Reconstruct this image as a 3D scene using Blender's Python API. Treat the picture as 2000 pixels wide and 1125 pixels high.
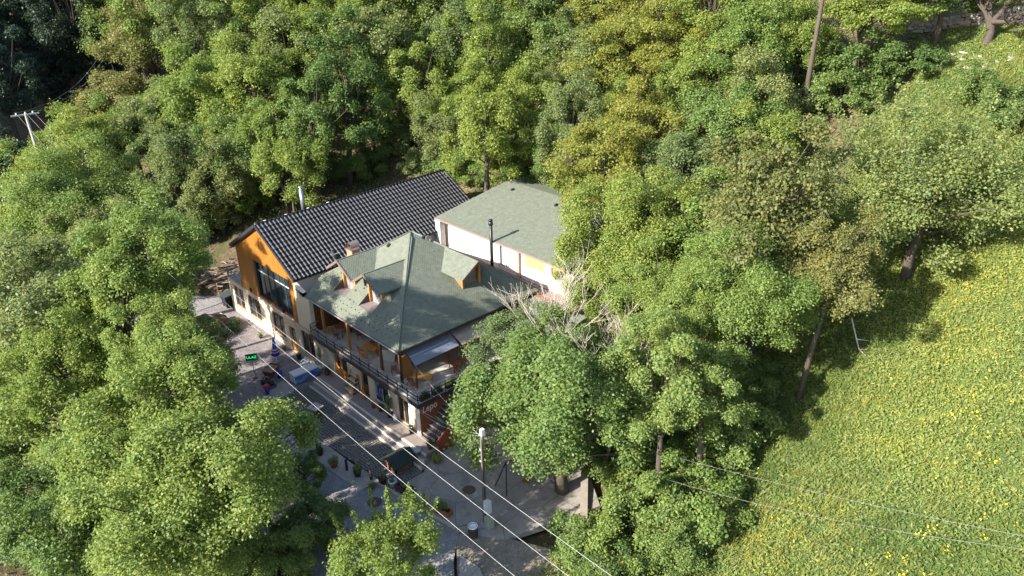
import bpy, math, random
import numpy as np
from mathutils import Matrix, Vector
scene = bpy.context.scene
for o in list(bpy.data.objects): bpy.data.objects.remove(o)
# ---------------------------------------------------------------- camera
cam_data = bpy.data.cameras.new("camera"); cam = bpy.data.objects.new("camera", cam_data)
scene.collection.objects.link(cam); scene.camera = cam
cam_data.sensor_width = 36.0; cam_data.lens = 28.8
cam_data.clip_start = 0.5; cam_data.clip_end = 1500
RIGHT, UP, FWD = Vector((0.682427, 0.730586, -0.023167)), Vector((-0.304370, 0.312837, 0.899718)), Vector((-0.664569, 0.606941, -0.435857))
m = Matrix((RIGHT, UP, -FWD)).transposed().to_4x4(); m.translation = Vector((42.4665, -29.1625, 36.8886))
cam.matrix_world = m
# ---------------------------------------------------------------- sky, sun, exposure
SUN_AZ, SUN_EL = math.radians(260.0), math.radians(31.0)   # where the sun stands, from +X towards +Y
world = bpy.data.worlds.new("World"); scene.world = world; world.use_nodes = True
wn = world.node_tree.nodes; wl = world.node_tree.links
sky = wn.new("ShaderNodeTexSky"); sky.sky_type = 'NISHITA'; sky.sun_disc = False
sky.sun_elevation = SUN_EL; sky.sun_rotation = math.pi/2 - SUN_AZ
wl.new(sky.outputs[0], wn["Background"].inputs[0]); wn["Background"].inputs[1].default_value = 0.115
sun_data = bpy.data.lights.new("sun", 'SUN'); sun_data.energy = 5.0; sun_data.angle = math.radians(0.53)
sun_data.color = (1.0, 0.94, 0.84)
sun = bpy.data.objects.new("sun", sun_data); scene.collection.objects.link(sun)
sv = Vector((math.cos(SUN_AZ)*math.cos(SUN_EL), math.sin(SUN_AZ)*math.cos(SUN_EL), math.sin(SUN_EL)))
sun.rotation_euler = sv.to_track_quat('Z', 'Y').to_euler(); sun.location = sv*80
vs = scene.view_settings; vs.view_transform = 'Standard'; vs.look = 'None'; vs.gamma = 1.0; vs.exposure = 1.5; vs.use_curve_mapping = False
scene.render.engine = 'CYCLES'
scene.cycles.max_bounces = 10; scene.cycles.transparent_max_bounces = 6
scene.cycles.diffuse_bounces = 6; scene.cycles.glossy_bounces = 2; scene.cycles.transmission_bounces = 6
scene.cycles.use_adaptive_sampling = True; scene.cycles.use_denoising = True
# ---------------------------------------------------------------- helpers
COL = scene.collection
rnd = random.Random(7)
def wloc(p):
    v = Vector((0, 0, 0))
    while p is not None: v += p.location; p = p.parent
    return v
def link(o, parent=None):
    COL.objects.link(o)
    if parent is not None: o.parent = parent
    return o
def tag(o, label=None, cat=None, group=None, kind=None):
    if label: o["label"] = label
    if cat: o["category"] = cat
    if group: o["group"] = group
    if kind: o["kind"] = kind
    return o
def thing(name, label, cat, loc=(0, 0, 0), rotz=0.0, group=None):
    o = bpy.data.objects.new(name, None); link(o); o.location = loc; o.rotation_euler = (0, 0, rotz)
    o.empty_display_size = 0.2
    return tag(o, label, cat, group)
def copy_tree(o, parent=None):
    c = o.copy(); COL.objects.link(c); c.parent = parent
    for ch in o.children: copy_tree(ch, c)
    return c
class MB:
    def __init__(s): s.v = []; s.f = []
    def poly(s, pts):
        n = len(s.v); s.v += [tuple(p) for p in pts]; s.f.append(tuple(range(n, n+len(pts)))); return s
    def box(s, x0, y0, z0, x1, y1, z1):
        n = len(s.v)
        s.v += [(x0,y0,z0),(x1,y0,z0),(x1,y1,z0),(x0,y1,z0),(x0,y0,z1),(x1,y0,z1),(x1,y1,z1),(x0,y1,z1)]
        s.f += [(n,n+3,n+2,n+1),(n+4,n+5,n+6,n+7),(n,n+1,n+5,n+4),(n+1,n+2,n+6,n+5),(n+2,n+3,n+7,n+6),(n+3,n,n+4,n+7)]
        return s
    def obox(s, c, size, rz=0.0, rx=0.0, ry=0.0):
        M_ = Matrix.Rotation(rz, 3, 'Z') @ Matrix.Rotation(ry, 3, 'Y') @ Matrix.Rotation(rx, 3, 'X')
        n = len(s.v); hx, hy, hz = size[0]/2, size[1]/2, size[2]/2; c = Vector(c)
        for d in ((-hx,-hy,-hz),(hx,-hy,-hz),(hx,hy,-hz),(-hx,hy,-hz),(-hx,-hy,hz),(hx,-hy,hz),(hx,hy,hz),(-hx,hy,hz)):
            s.v.append(tuple(c + M_ @ Vector(d)))
        s.f += [(n,n+3,n+2,n+1),(n+4,n+5,n+6,n+7),(n,n+1,n+5,n+4),(n+1,n+2,n+6,n+5),(n+2,n+3,n+7,n+6),(n+3,n,n+4,n+7)]
        return s
    def bar(s, a, b, w, h=None):
        a = Vector(a); b = Vector(b); d = b-a; L = d.length
        if L < 1e-6: return s
        h = h or w; d.normalize(); up = Vector((0,0,1)) if abs(d.z) < .95 else Vector((1,0,0))
        r = d.cross(up).normalized(); u = r.cross(d).normalized(); n = len(s.v)
        for p in (a, b):
            for i, j in ((-1,-1),(1,-1),(1,1),(-1,1)): s.v.append(tuple(p + r*(i*w/2) + u*(j*h/2)))
        s.f += [(n,n+1,n+2,n+3),(n+7,n+6,n+5,n+4),(n,n+4,n+5,n+1),(n+1,n+5,n+6,n+2),(n+2,n+6,n+7,n+3),(n+3,n+7,n+4,n)]
        return s
    def tube(s, pts, radii, n=7, cap=True):
        pts = [Vector(p) for p in pts]
        if not isinstance(radii, (list, tuple)): radii = [radii]*len(pts)
        b = len(s.v); pr = None
        for i, p in enumerate(pts):
            d = (pts[min(i+1, len(pts)-1)] - pts[max(i-1, 0)]).normalized()
            if pr is None:
                up = Vector((0,0,1)) if abs(d.z) < .9 else Vector((1,0,0)); r = d.cross(up).normalized()
            else: r = (pr - d*pr.dot(d)).normalized()
            pr = r; u = d.cross(r)
            for k in range(n):
                a = 2*math.pi*k/n; s.v.append(tuple(p + r*(math.cos(a)*radii[i]) + u*(math.sin(a)*radii[i])))
        for i in range(len(pts)-1):
            for k in range(n):
                k2 = (k+1) % n; s.f.append((b+i*n+k, b+i*n+k2, b+(i+1)*n+k2, b+(i+1)*n+k))
        if cap:
            s.f.append(tuple(b+n-1-k for k in range(n))); s.f.append(tuple(b+(len(pts)-1)*n+k for k in range(n)))
        return s
    def lathe(s, c, prof, n=14):
        b = len(s.v); c = Vector(c)
        for r, z in prof:
            for k in range(n):
                a = 2*math.pi*k/n; s.v.append((c.x+r*math.cos(a), c.y+r*math.sin(a), c.z+z))
        for i in range(len(prof)-1):
            for k in range(n):
                k2 = (k+1) % n; s.f.append((b+i*n+k, b+i*n+k2, b+(i+1)*n+k2, b+(i+1)*n+k))
        if prof[0][0] > 1e-4: s.f.append(tuple(b+n-1-k for k in range(n)))
        if prof[-1][0] > 1e-4: s.f.append(tuple(b+(len(prof)-1)*n+k for k in range(n)))
        return s
    def slab(s, pts, t):
        """closed plate: polygon pts, thickness t straight down"""
        n = len(pts); b = len(s.v); s.v += [tuple(p) for p in pts] + [(p[0], p[1], p[2]-t) for p in pts]
        s.f.append(tuple(range(b, b+n))); s.f.append(tuple(b+2*n-1-i for i in range(n)))
        for i in range(n): j = (i+1) % n; s.f.append((b+j, b+i, b+n+i, b+n+j))
        return s
    def build(s, name, mat, parent=None, smooth=False, kind=None, label=None, bevel=0):
        off = wloc(parent) if parent is not None else Vector((0,0,0))
        me = bpy.data.meshes.new(name)
        me.from_pydata([(v[0]-off.x, v[1]-off.y, v[2]-off.z) for v in s.v], [], s.f)
        if mat: me.materials.append(mat)
        if smooth:
            for p in me.polygons: p.use_smooth = True
        me.update(); o = bpy.data.objects.new(name, me); link(o, parent)
        if bevel:
            bv = o.modifiers.new("bevel", 'BEVEL'); bv.width = bevel; bv.segments = 2; bv.limit_method = 'ANGLE'
        if kind: o["kind"] = kind
        if label: o["label"] = label
        return o
def share(src, name, parent, loc, rot=None, scale=None):
    """another object on the same mesh data"""
    o = bpy.data.objects.new(name, src.data); link(o, parent); o.location = loc
    if rot: o.rotation_euler = rot
    if scale: o.scale = scale
    return o
def fast_mesh(name, V, F, mat=None, smooth=False):
    V = np.asarray(V, np.float32); F = np.asarray(F, np.int32); k = F.shape[1]
    me = bpy.data.meshes.new(name); me.vertices.add(len(V)); me.vertices.foreach_set("co", V.ravel())
    me.loops.add(F.size); me.loops.foreach_set("vertex_index", F.ravel())
    me.polygons.add(len(F)); me.polygons.foreach_set("loop_start", np.arange(0, F.size, k, dtype=np.int32))
    me.polygons.foreach_set("loop_total", np.full(len(F), k, np.int32))
    if smooth: me.polygons.foreach_set("use_smooth", np.ones(len(F), bool))
    me.update(calc_edges=True)
    if mat: me.materials.append(mat)
    return me
def text_mesh(name, body, size, mat, parent, M_, extrude=0.01, shear=0.0, scale_x=1.0):
    cu = bpy.data.curves.new(name, 'FONT'); cu.body = body; cu.size = size; cu.extrude = extrude; cu.shear = shear
    cu.align_x = 'CENTER'; cu.align_y = 'CENTER'; cu.resolution_u = 3
    t = bpy.data.objects.new(name, cu); COL.objects.link(t)
    dg = bpy.context.evaluated_depsgraph_get(); me = bpy.data.meshes.new_from_object(t.evaluated_get(dg))
    bpy.data.objects.remove(t); me.name = name
    off = wloc(parent); T = Matrix.Translation(-off) @ M_ @ Matrix.Diagonal((scale_x, 1, 1, 1))
    me.transform(T); me.materials.clear(); me.materials.append(mat)
    o = bpy.data.objects.new(name, me); link(o, parent); return o
# ---------------------------------------------------------------- materials
def lin(h):
    h = h.lstrip('#'); c = [int(h[i:i+2], 16)/255 for i in (0, 2, 4)]
    return tuple(x/12.92 if x <= .04045 else ((x+.055)/1.055)**2.4 for x in c)
def N(nt, t, **kw):
    n = nt.nodes.new(t)
    for k, v in kw.items(): setattr(n, k, v)
    return n
def base_mat(name, rough=.7, metal=0.0, spec=.35):
    m_ = bpy.data.materials.new(name); m_.use_nodes = True; nt = m_.node_tree; b = nt.nodes["Principled BSDF"]
    b.inputs["Roughness"].default_value = rough; b.inputs["Metallic"].default_value = metal
    b.inputs["Specular IOR Level"].default_value = spec
    return m_, nt, b
def coords(nt, scale=(1,1,1), rot=(0,0,0), kind="Object"):
    tc = N(nt, "ShaderNodeTexCoord"); mp = N(nt, "ShaderNodeMapping"); mp.inputs["Scale"].default_value = scale; mp.inputs["Rotation"].default_value = rot
    nt.links.new(tc.outputs[kind], mp.inputs[0]); return mp.outputs[0]
def noise(nt, vec, scale, detail=5, rough=.6):
    n = N(nt, "ShaderNodeTexNoise"); n.inputs["Scale"].default_value = scale; n.inputs["Detail"].default_value = detail; n.inputs["Roughness"].default_value = rough
    nt.links.new(vec, n.inputs["Vector"]); return n.outputs["Fac"]
def ramp(nt, fac, stops):
    r = N(nt, "ShaderNodeValToRGB"); e = r.color_ramp.elements
    while len(e) < len(stops): e.new(.5)
    for i, (p, c) in enumerate(stops): e[i].position = p; e[i].color = (*c, 1)
    nt.links.new(fac, r.inputs[0]); return r.outputs[0]
def mixc(nt, fac, a, b, mode='MIX'):
    n = N(nt, "ShaderNodeMix", data_type='RGBA', blend_type=mode)
    for s_, x in (("A", a), ("B", b)):
        i = [q for q in n.inputs if q.name == s_ and q.type == 'RGBA'][0]
        if isinstance(x, tuple): i.default_value = (*x, 1)
        else: nt.links.new(x, i)
    i = [q for q in n.inputs if q.name == "Factor" and q.type == 'VALUE'][0]
    if isinstance(fac, (int, float)): i.default_value = fac
    else: nt.links.new(fac, i)
    return [q for q in n.outputs if q.type == 'RGBA'][0]
def bump(nt, b, h, strength=.4, dist=.02):
    n = N(nt, "ShaderNodeBump"); n.inputs["Strength"].default_value = strength; n.inputs["Distance"].default_value = dist
    nt.links.new(h, n.inputs["Height"]); nt.links.new(n.outputs[0], b.inputs["Normal"])
def mul(c, k): return tuple(min(1, x*k) for x in c)
MATS = {}
def M(name, col, rough=.7, var=.25, scale=3.0, bmp=.0, metal=0.0, spec=.35, stretch=(1,1,1), rand=0.0):
    if name in MATS: return MATS[name]
    m_, nt, b = base_mat(name, rough, metal, spec)
    v = coords(nt, stretch); f1 = noise(nt, v, scale); f2 = noise(nt, v, scale*7.3, 3)
    c = ramp(nt, f1, [(.3, mul(col, 1-var)), (.7, mul(col, 1+var*.7))])
    c = mixc(nt, .35, c, ramp(nt, f2, [(.3, mul(col, 1-var)), (.7, mul(col, 1+var))]))
    if rand:
        oi = N(nt, "ShaderNodeObjectInfo"); c = mixc(nt, 1.0, c, ramp(nt, oi.outputs["Random"], [(0, (1-rand,)*3), (1, (1, 1, 1))]), 'MULTIPLY')
    nt.links.new(c, b.inputs["Base Color"])
    if bmp: bump(nt, b, f2, bmp, .03)
    MATS[name] = m_; return m_
def boards(name, col, width, axis, rough=.6, gap=.12, grain=.3):
    """timber cladding: narrow boards with dark joints, axis 0 = boards follow each other along x, 2 = along z"""
    m_, nt, b = base_mat(name, rough)
    tc = N(nt, "ShaderNodeTexCoord"); sx = N(nt, "ShaderNodeSeparateXYZ"); nt.links.new(tc.outputs["Object"], sx.inputs[0])
    d = N(nt, "ShaderNodeMath", operation='DIVIDE'); nt.links.new(sx.outputs[axis], d.inputs[0]); d.inputs[1].default_value = width
    fr = N(nt, "ShaderNodeMath", operation='FRACT'); nt.links.new(d.outputs[0], fr.inputs[0])
    fl = N(nt, "ShaderNodeMath", operation='FLOOR'); nt.links.new(d.outputs[0], fl.inputs[0])
    wn_ = N(nt, "ShaderNodeTexWhiteNoise", noise_dimensions='1D'); nt.links.new(fl.outputs[0], wn_.inputs["W"])
    st = [1, 1, 1]; st[0 if axis == 2 else 2] = .12
    g = noise(nt, coords(nt, tuple(st)), 6, 6, .7)
    c = ramp(nt, g, [(.3, mul(col, 1-grain)), (.7, mul(col, 1+grain*.6))])
    c = mixc(nt, 1.0, c, ramp(nt, wn_.outputs["Value"], [(0, (.72,.70,.68)), (1, (1.0,1.0,1.0))]), 'MULTIPLY')
    j = N(nt, "ShaderNodeMath", operation='LESS_THAN'); nt.links.new(fr.outputs[0], j.inputs[0]); j.inputs[1].default_value = gap
    c = mixc(nt, j.outputs[0], c, mul(col, .35)); nt.links.new(c, b.inputs["Base Color"])
    MATS[name] = m_; return m_
def leaf_mat(name, col, big_scale=.55, trans=.38):
    m_ = bpy.data.materials.new(name); m_.use_nodes = True; nt = m_.node_tree; nt.nodes.clear()
    out = N(nt, "ShaderNodeOutputMaterial"); p = N(nt, "ShaderNodeBsdfPrincipled"); t = N(nt, "ShaderNodeBsdfTranslucent"); mx = N(nt, "ShaderNodeMixShader")
    g = N(nt, "ShaderNodeNewGeometry"); oi = N(nt, "ShaderNodeObjectInfo")
    yel = (min(1, col[0]*1.30), col[1]*1.10, col[2]*.85); blu = (col[0]*.70, col[1]*.88, col[2]*1.1)
    c = ramp(nt, g.outputs["Random Per Island"], [(0, mul(blu, .85)), (.45, col), (1, mul(yel, 1.12))])
    big = noise(nt, coords(nt), big_scale, 4); c = mixc(nt, ramp(nt, big, [(.35, (0,0,0)), (.7, (.55,.55,.55))]), c, yel)
    if big_scale < .3:
        c = mixc(nt, 1.0, c, ramp(nt, noise(nt, coords(nt), big_scale*.8, 5, .65), [(.34, (.62,.72,.66)), (.50, (1,1,1)), (.66, (1.30,1.18,.95))]), 'MULTIPLY')
    c = mixc(nt, 1.0, c, ramp(nt, oi.outputs["Random"], [(0, (.85,.92,.90)), (1, (1.10,1.06,1.0))]), 'MULTIPLY')
    nt.links.new(c, p.inputs["Base Color"]); p.inputs["Roughness"].default_value = .5; p.inputs["Specular IOR Level"].default_value = .32
    tcol = mixc(nt, 1.0, c, (1.0, 1.0, .6), 'MULTIPLY'); nt.links.new(tcol, t.inputs[0])
    mx.inputs[0].default_value = trans; nt.links.new(p.outputs[0], mx.inputs[1]); nt.links.new(t.outputs[0], mx.inputs[2]); nt.links.new(mx.outputs[0], out.inputs[0])
    MATS[name] = m_; return m_
def glass_mat(name, tint, rough=.04, mixf=.55):
    m_ = bpy.data.materials.new(name); m_.use_nodes = True; nt = m_.node_tree; nt.nodes.clear()
    out = N(nt, "ShaderNodeOutputMaterial"); p = N(nt, "ShaderNodeBsdfPrincipled"); t = N(nt, "ShaderNodeBsdfTransparent"); mx = N(nt, "ShaderNodeMixShader")
    p.inputs["Base Color"].default_value = (*tint, 1); p.inputs["Roughness"].default_value = rough; p.inputs["Specular IOR Level"].default_value = .8
    t.inputs[0].default_value = (.75, .85, .88, 1); mx.inputs[0].default_value = mixf
    nt.links.new(t.outputs[0], mx.inputs[1]); nt.links.new(p.outputs[0], mx.inputs[2]); nt.links.new(mx.outputs[0], out.inputs[0])
    MATS[name] = m_; return m_
# ================================================================ the lie of the land
TP=np.array([(-40,-4,-.4),(-30,-4,-.75),(-15,-4,-.8),(0,-4,-.8),(8,-4,-.9),(14,-6,-1.1),(22,-10,-1.6),(30,-16,-2),(8,0,-.85),(4,3,-.85),(-22,1,-.7),(-8,1,-.7),
(-50,-5,0),(-60,-6,1),(-75,-5,2),(-90,0,2.5),
(-10,-12,-1.5),(5,-14,-2.5),(-25,-12,-1.5),(-10,-22,-4),(10,-24,-4.5),(-30,-22,-4),(20,-22,-3.5),(-50,-15,-2),(-10,-40,0),(30,-45,0),(-40,-40,4),(60,-40,2),
(8,4,-1.0),(13,3,-1.4),(10,10,-.4),(6,12,1.5),(4,18,4),(12,16,2),
(-8,18,5),(-16,20,5.3),(-24,25,6.5),(-32,8,2.6),(-32,20,5),(-38,6,2),(-45,4,2),
(-24,40,15),(-10,40,15),(-10,60,27),(-30,60,27),(-50,40,17),(-50,20,9),(-60,60,28),(6,40,17),(6,60,27),(-10,90,42),(-40,90,42),(-80,90,40),(30,90,42),
(-62,20,10),(-75,30,16),(-80,50,28),(-100,40,15),(-110,10,0),(-130,0,-2),
(18,4,-.6),(22,3,0),(28,6,2.5),(34,4,4),(24,18,6.5),(30,28,13),(18,30,11),(20,44,21),(18,48,23.5),(30,50,26),(40,20,11),(45,5,7),(25,60,29),(38,-8,1),(30,-6,0),(60,20,14),(70,0,10),(60,50,28),
(-140,30,12),(-160,0,15),(-180,-30,30),(-150,60,35),(-120,80,35),(-200,60,55),(-170,-20,20),
(-75,-40,26),(-95,-40,36),(-120,-45,44),(-150,-50,52),(-55,-40,8),(-100,-70,50),(-60,-80,30),(-20,-80,15),(-200,-90,70),(-220,0,45),(40,-80,8),(90,-60,10),(90,60,30),(-220,110,70),(-60,120,55),(20,120,55),(80,110,50)],float)
def _k(r2): return np.where(r2>0,0.5*r2*np.log(np.maximum(r2,1e-9)),0)
_S=50.0
_q=TP[:,:2]/_S
_n=len(_q)
_K=_k(((_q[:,None]-_q[None])**2).sum(-1))+np.eye(_n)*0.002
_A=np.zeros((_n+3,_n+3)); _A[:_n,:_n]=_K; _A[:_n,_n]=1; _A[:_n,_n+1:]=_q; _A[_n,:_n]=1; _A[_n+1:,:_n]=_q.T
_w=np.linalg.solve(_A,np.concatenate([TP[:,2],np.zeros(3)]))
def terrain(x,y):
    x=np.atleast_1d(np.asarray(x,float)); y=np.atleast_1d(np.asarray(y,float))
    sh=x.shape; p=np.stack([x.ravel(),y.ravel()],1)/_S
    o=np.empty(len(p))
    for i in range(0,len(p),20000):
        pp=p[i:i+20000]
        o[i:i+20000]=_k(((pp[:,None]-_q[None])**2).sum(-1))@_w[:_n]+_w[_n]+pp@_w[_n+1:]
    z=o.reshape(sh)
    # flat paved yard round the houses
    d=np.maximum(np.maximum(-33-x,x-7),np.maximum(-8.5-y,y-1.5))
    m=np.clip(1-d/3.5,0,1); m=m*m*(3-2*m)
    return z*(1-m)+(-0.75)*m

def ground_z(x, y): return float(terrain([x], [y])[0])
def terrain_mat():
    m_, nt, b = base_mat("ground_soil_and_grass", .9, spec=.1)
    at = N(nt, "ShaderNodeAttribute", attribute_name="grassy")
    v = coords(nt); f1 = noise(nt, v, .35, 6, .65); f2 = noise(nt, v, 3.0, 5, .7); f3 = noise(nt, v, 14, 3)
    gr = ramp(nt, f1, [(.3, (.060,.095,.026)), (.5, (.080,.118,.032)), (.7, (.115,.140,.042))])  # grass ground kept dark, shadow between the blades put into its colour
    gr = mixc(nt, .45, gr, ramp(nt, f2, [(.3, (.05,.085,.024)), (.7, (.11,.14,.042))]))
    so = ramp(nt, f2, [(.25, (.045,.033,.022)), (.5, (.12,.085,.055)), (.75, (.22,.16,.105))])
    so = mixc(nt, ramp(nt, f1, [(.45, (0,0,0)), (.6, (.7,.7,.7))]), so, (.055,.07,.022))
    c = mixc(nt, at.outputs["Fac"], so, gr); nt.links.new(c, b.inputs["Base Color"]); bump(nt, b, f3, .7, .08)
    return m_
def grassy(x, y):
    g = np.clip((x-11.5)/3.0, 0, 1)*np.clip((y+9)/4, 0, 1)
    g = np.where((x < 17) & (y < 9), g*np.clip((x-14.5)/2, 0, 1), g)
    g = np.where(y > 52, g*.7, g)
    return g
def make_terrain():
    xs = np.concatenate([np.arange(-230, -50, 3.0), np.arange(-50, 60, 1.0), np.arange(60, 100, 4.0)])
    ys = np.concatenate([np.arange(-95, -30, 3.0), np.arange(-30, 60, 1.0), np.arange(60, 125, 3.0)])
    X, Y = np.meshgrid(xs, ys); Zt = terrain(X, Y); r = np.random.RandomState(3)
    yard = (X > -35) & (X < 12.5) & (Y > -12) & (Y < 4)
    Zt = Zt + np.where(yard, 0, 1-.85*grassy(X, Y))*( (np.sin(X*.9+Y*.4)+np.sin(Y*1.3-X*.5))*.07 + r.uniform(-.05, .05, X.shape))
    poly = [(-46,-8),(-34.5,-9.5),(-33,-13.8),(9,-14.6),(20,-20.5),(27,-26),(32,-17),(22,-11.8),(14.5,-7.6),(12.5,-2),(14,4),(11,6),(-32,1),(-46,-1)]; inn = np.zeros(X.shape, bool); j = len(poly)-1
    for i in range(len(poly)):
        (xi, yi), (xj, yj) = poly[i], poly[j]; inn ^= ((yi > Y) != (yj > Y)) & (X < (xj-xi)*(Y-yi)/(yj-yi+1e-9)+xi); j = i
    Zt = np.where(inn, Zt-.38, Zt)
    ny, nx = X.shape; idx = np.arange(nx*ny).reshape(ny, nx)
    F = np.stack([idx[:-1,:-1], idx[:-1,1:], idx[1:,1:], idx[1:,:-1]], -1).reshape(-1, 4)
    me = fast_mesh("terrain", np.stack([X, Y, Zt], -1).reshape(-1, 3), F, terrain_mat(), True)
    a = me.attributes.new("grassy", 'FLOAT', 'POINT'); a.data.foreach_set("value", grassy(X, Y).ravel().astype(np.float32))
    return tag(link(bpy.data.objects.new("terrain", me)), kind="structure")
make_terrain()
def sheet(name, pts, mat, z=None, t=.06):
    pts = [(p[0], p[1], p[2] if len(p) > 2 else z) for p in pts]
    return tag(MB().slab(pts, t).build(name, mat), kind="structure")
def paving_mat(name, c0, c1, scale, gap, bmp=.5, rough=.85, joint=(.05,.045,.04)):
    m_, nt, b = base_mat(name, rough, spec=.25); v = coords(nt)
    vo = N(nt, "ShaderNodeTexVoronoi", feature='F1'); vo.inputs["Scale"].default_value = scale; nt.links.new(v, vo.inputs["Vector"])
    ve = N(nt, "ShaderNodeTexVoronoi", feature='DISTANCE_TO_EDGE'); ve.inputs["Scale"].default_value = scale; nt.links.new(v, ve.inputs["Vector"])
    sp = N(nt, "ShaderNodeSeparateColor"); nt.links.new(vo.outputs["Color"], sp.inputs[0])
    c = ramp(nt, sp.outputs[0], [(0, c0), (1, c1)])
    c = mixc(nt, .5, c, ramp(nt, noise(nt, v, .5, 6, .7), [(.3, mul(c0, .75)), (.7, mul(c1, 1.1))]))
    j = ramp(nt, ve.outputs["Distance"], [(0, (1,1,1)), (gap, (0,0,0))]); c = mixc(nt, j, c, joint)
    nt.links.new(c, b.inputs["Base Color"]); bump(nt, b, ve.outputs["Distance"], bmp, .06); return m_
MAT_PAVE = paving_mat("crazy_paving", (.135,.118,.120), (.29,.255,.255), 4.2, .035)
MAT_ROAD = paving_mat("worn_road_setts", (.17,.165,.165), (.30,.285,.28), 6.5, .05, .35)
def cracked(name, col):
    m_, nt, b = base_mat(name, .88, spec=.2); v = coords(nt); f1 = noise(nt, v, .45, 8, .7); f2 = noise(nt, v, 3.5, 6, .7); f3 = noise(nt, v, 1.1, 4)
    c = ramp(nt, f1, [(.30, mul(col, .55)), (.5, mul(col, .95)), (.72, mul(col, 1.25))]); c = mixc(nt, .4, c, ramp(nt, f2, [(.3, mul(col, .6)), (.7, mul(col, 1.2))]))
    wv = N(nt, "ShaderNodeMix", data_type='VECTOR'); wv.inputs[0].default_value = .12
    n3 = N(nt, "ShaderNodeTexNoise"); n3.inputs["Scale"].default_value = 1.3; nt.links.new(v, n3.inputs["Vector"]); nt.links.new(v, wv.inputs[4]); nt.links.new(n3.outputs["Color"], wv.inputs[5])
    ve = N(nt, "ShaderNodeTexVoronoi", feature='DISTANCE_TO_EDGE'); ve.inputs["Scale"].default_value = .42; nt.links.new(wv.outputs[1], ve.inputs["Vector"])
    c = mixc(nt, ramp(nt, ve.outputs["Distance"], [(0, (.8,.8,.8)), (.012, (0,0,0))]), c, mul(col, .25))
    c = mixc(nt, ramp(nt, f3, [(.60, (0,0,0)), (.70, (.45,.45,.45))]), c, mul(col, .45)); nt.links.new(c, b.inputs["Base Color"]); bump(nt, b, f2, .2, .02); MATS[name] = m_; return m_
MAT_CONC = cracked("worn_concrete", (.29,.26,.23))
MAT_CONC2 = cracked("pale_concrete", (.36,.325,.29))
sheet("paved_yard", [(-33.5,-9.5),(-12.95,-9.0),(-12.95,-.002),(-33.5,-.002)], MAT_PAVE, -.6, .3)
RR = [(-62,-4.6,1.0),(-45,-1.8,.1),(-33.6,.2,-.56),(-33.5,-9.35,-.66),(-13,-8.9,-.672),(-12.98,-7.55,-.672),(1.38,-6.55,-.672),(1.5,-5.36,-.672),(9.4,-4.25,-.70),(11.0,-6.0,-.88),(14.5,-8.6,-1.06),(22,-12.5,-1.5),(32,-18,-2.1)]
RL = [(-62,-9.5,1.0),(-45,-7.5,.05),(-34.5,-9.0,-.6),(-33.5,-13.2,-.72),(-13,-13.6,-.76),(-12.98,-13.6,-.76),(1.38,-13.6,-.78),(1.5,-13.6,-.78),(9.0,-14.2,-.88),(11.5,-15,-.96),(15,-17,-1.12),(20,-20,-1.5),(27,-26,-2.1)]
mb = MB(); mb.v = [p for q in zip(RR, RL) for p in q]; mb.v += [(p[0],p[1],p[2]-.4) for p in mb.v]; n2 = 2*len(RR)
for i in range(len(RR)-1): mb.f.append((2*i+1,2*i+3,2*i+2,2*i)); mb.f.append((2*i,2*i+2,n2+2*i+2,n2+2*i)); mb.f.append((2*i+3,2*i+1,n2+2*i+1,n2+2*i+3))
tag(mb.build("road", MAT_ROAD), kind="structure")
sheet("concrete_yard", [(1.6,-5.2),(9.6,-4.1),(12.0,-2.6),(14.2,4.2),(11.4,6.2),(2.0,6.2),(2.0,.2),(-.5,.2),(-.5,-5.3)], MAT_CONC, -.64, .4)
sheet("pavement_strip", [(-13.0,-7.6),(1.4,-6.6),(1.4,-5.2),(-13.0,-5.6)], MAT_CONC2, -.628, .3)
sheet("verge_slab", [(10.9,-5.4,-.79),(12.6,-5.2,-.84),(16.4,-7.0,-1.02),(17.0,-9.3,-1.10),(13.5,-7.6,-.93)], MAT_CONC2, t=.3)
VR = [(9.3,-4.35,-.73),(11.1,-3.2,-.72),(12.2,-2.2,-.74),(14.5,-.8,-.95),(18.5,-3.0,-1.15),(25,-9.5,-1.5)]; VL = [(9.5,-4.5,-.735),(10.6,-5.4,-.83),(11.6,-6.2,-.89),(14.5,-8.4,-1.03),(18,-10.2,-1.24),(23.5,-13.3,-1.55)]
mb = MB(); mb.v = [p for q in zip(VR, VL) for p in q]
for i in range(len(VR)-1): mb.f.append((2*i+1,2*i+3,2*i+2,2*i))
tag(mb.build("gravel_verge", paving_mat("gravel_and_soil", (.13,.11,.085), (.30,.26,.21), 9.0, .03, .7)), kind="structure")
kb = MB().bar((1.5,-5.28,-.62), (9.4,-4.15,-.66), .16, .22); tag(kb.build("kerb", MAT_CONC2), kind="structure")
sheet("concrete_slab", [(-15.4,-3.35),(-13.35,-3.0),(-12.95,-5.4),(-13.9,-6.3)], M("slab_concrete", (.33,.29,.26), .85, .2, 1.2, .1), -.52, .12)
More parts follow.
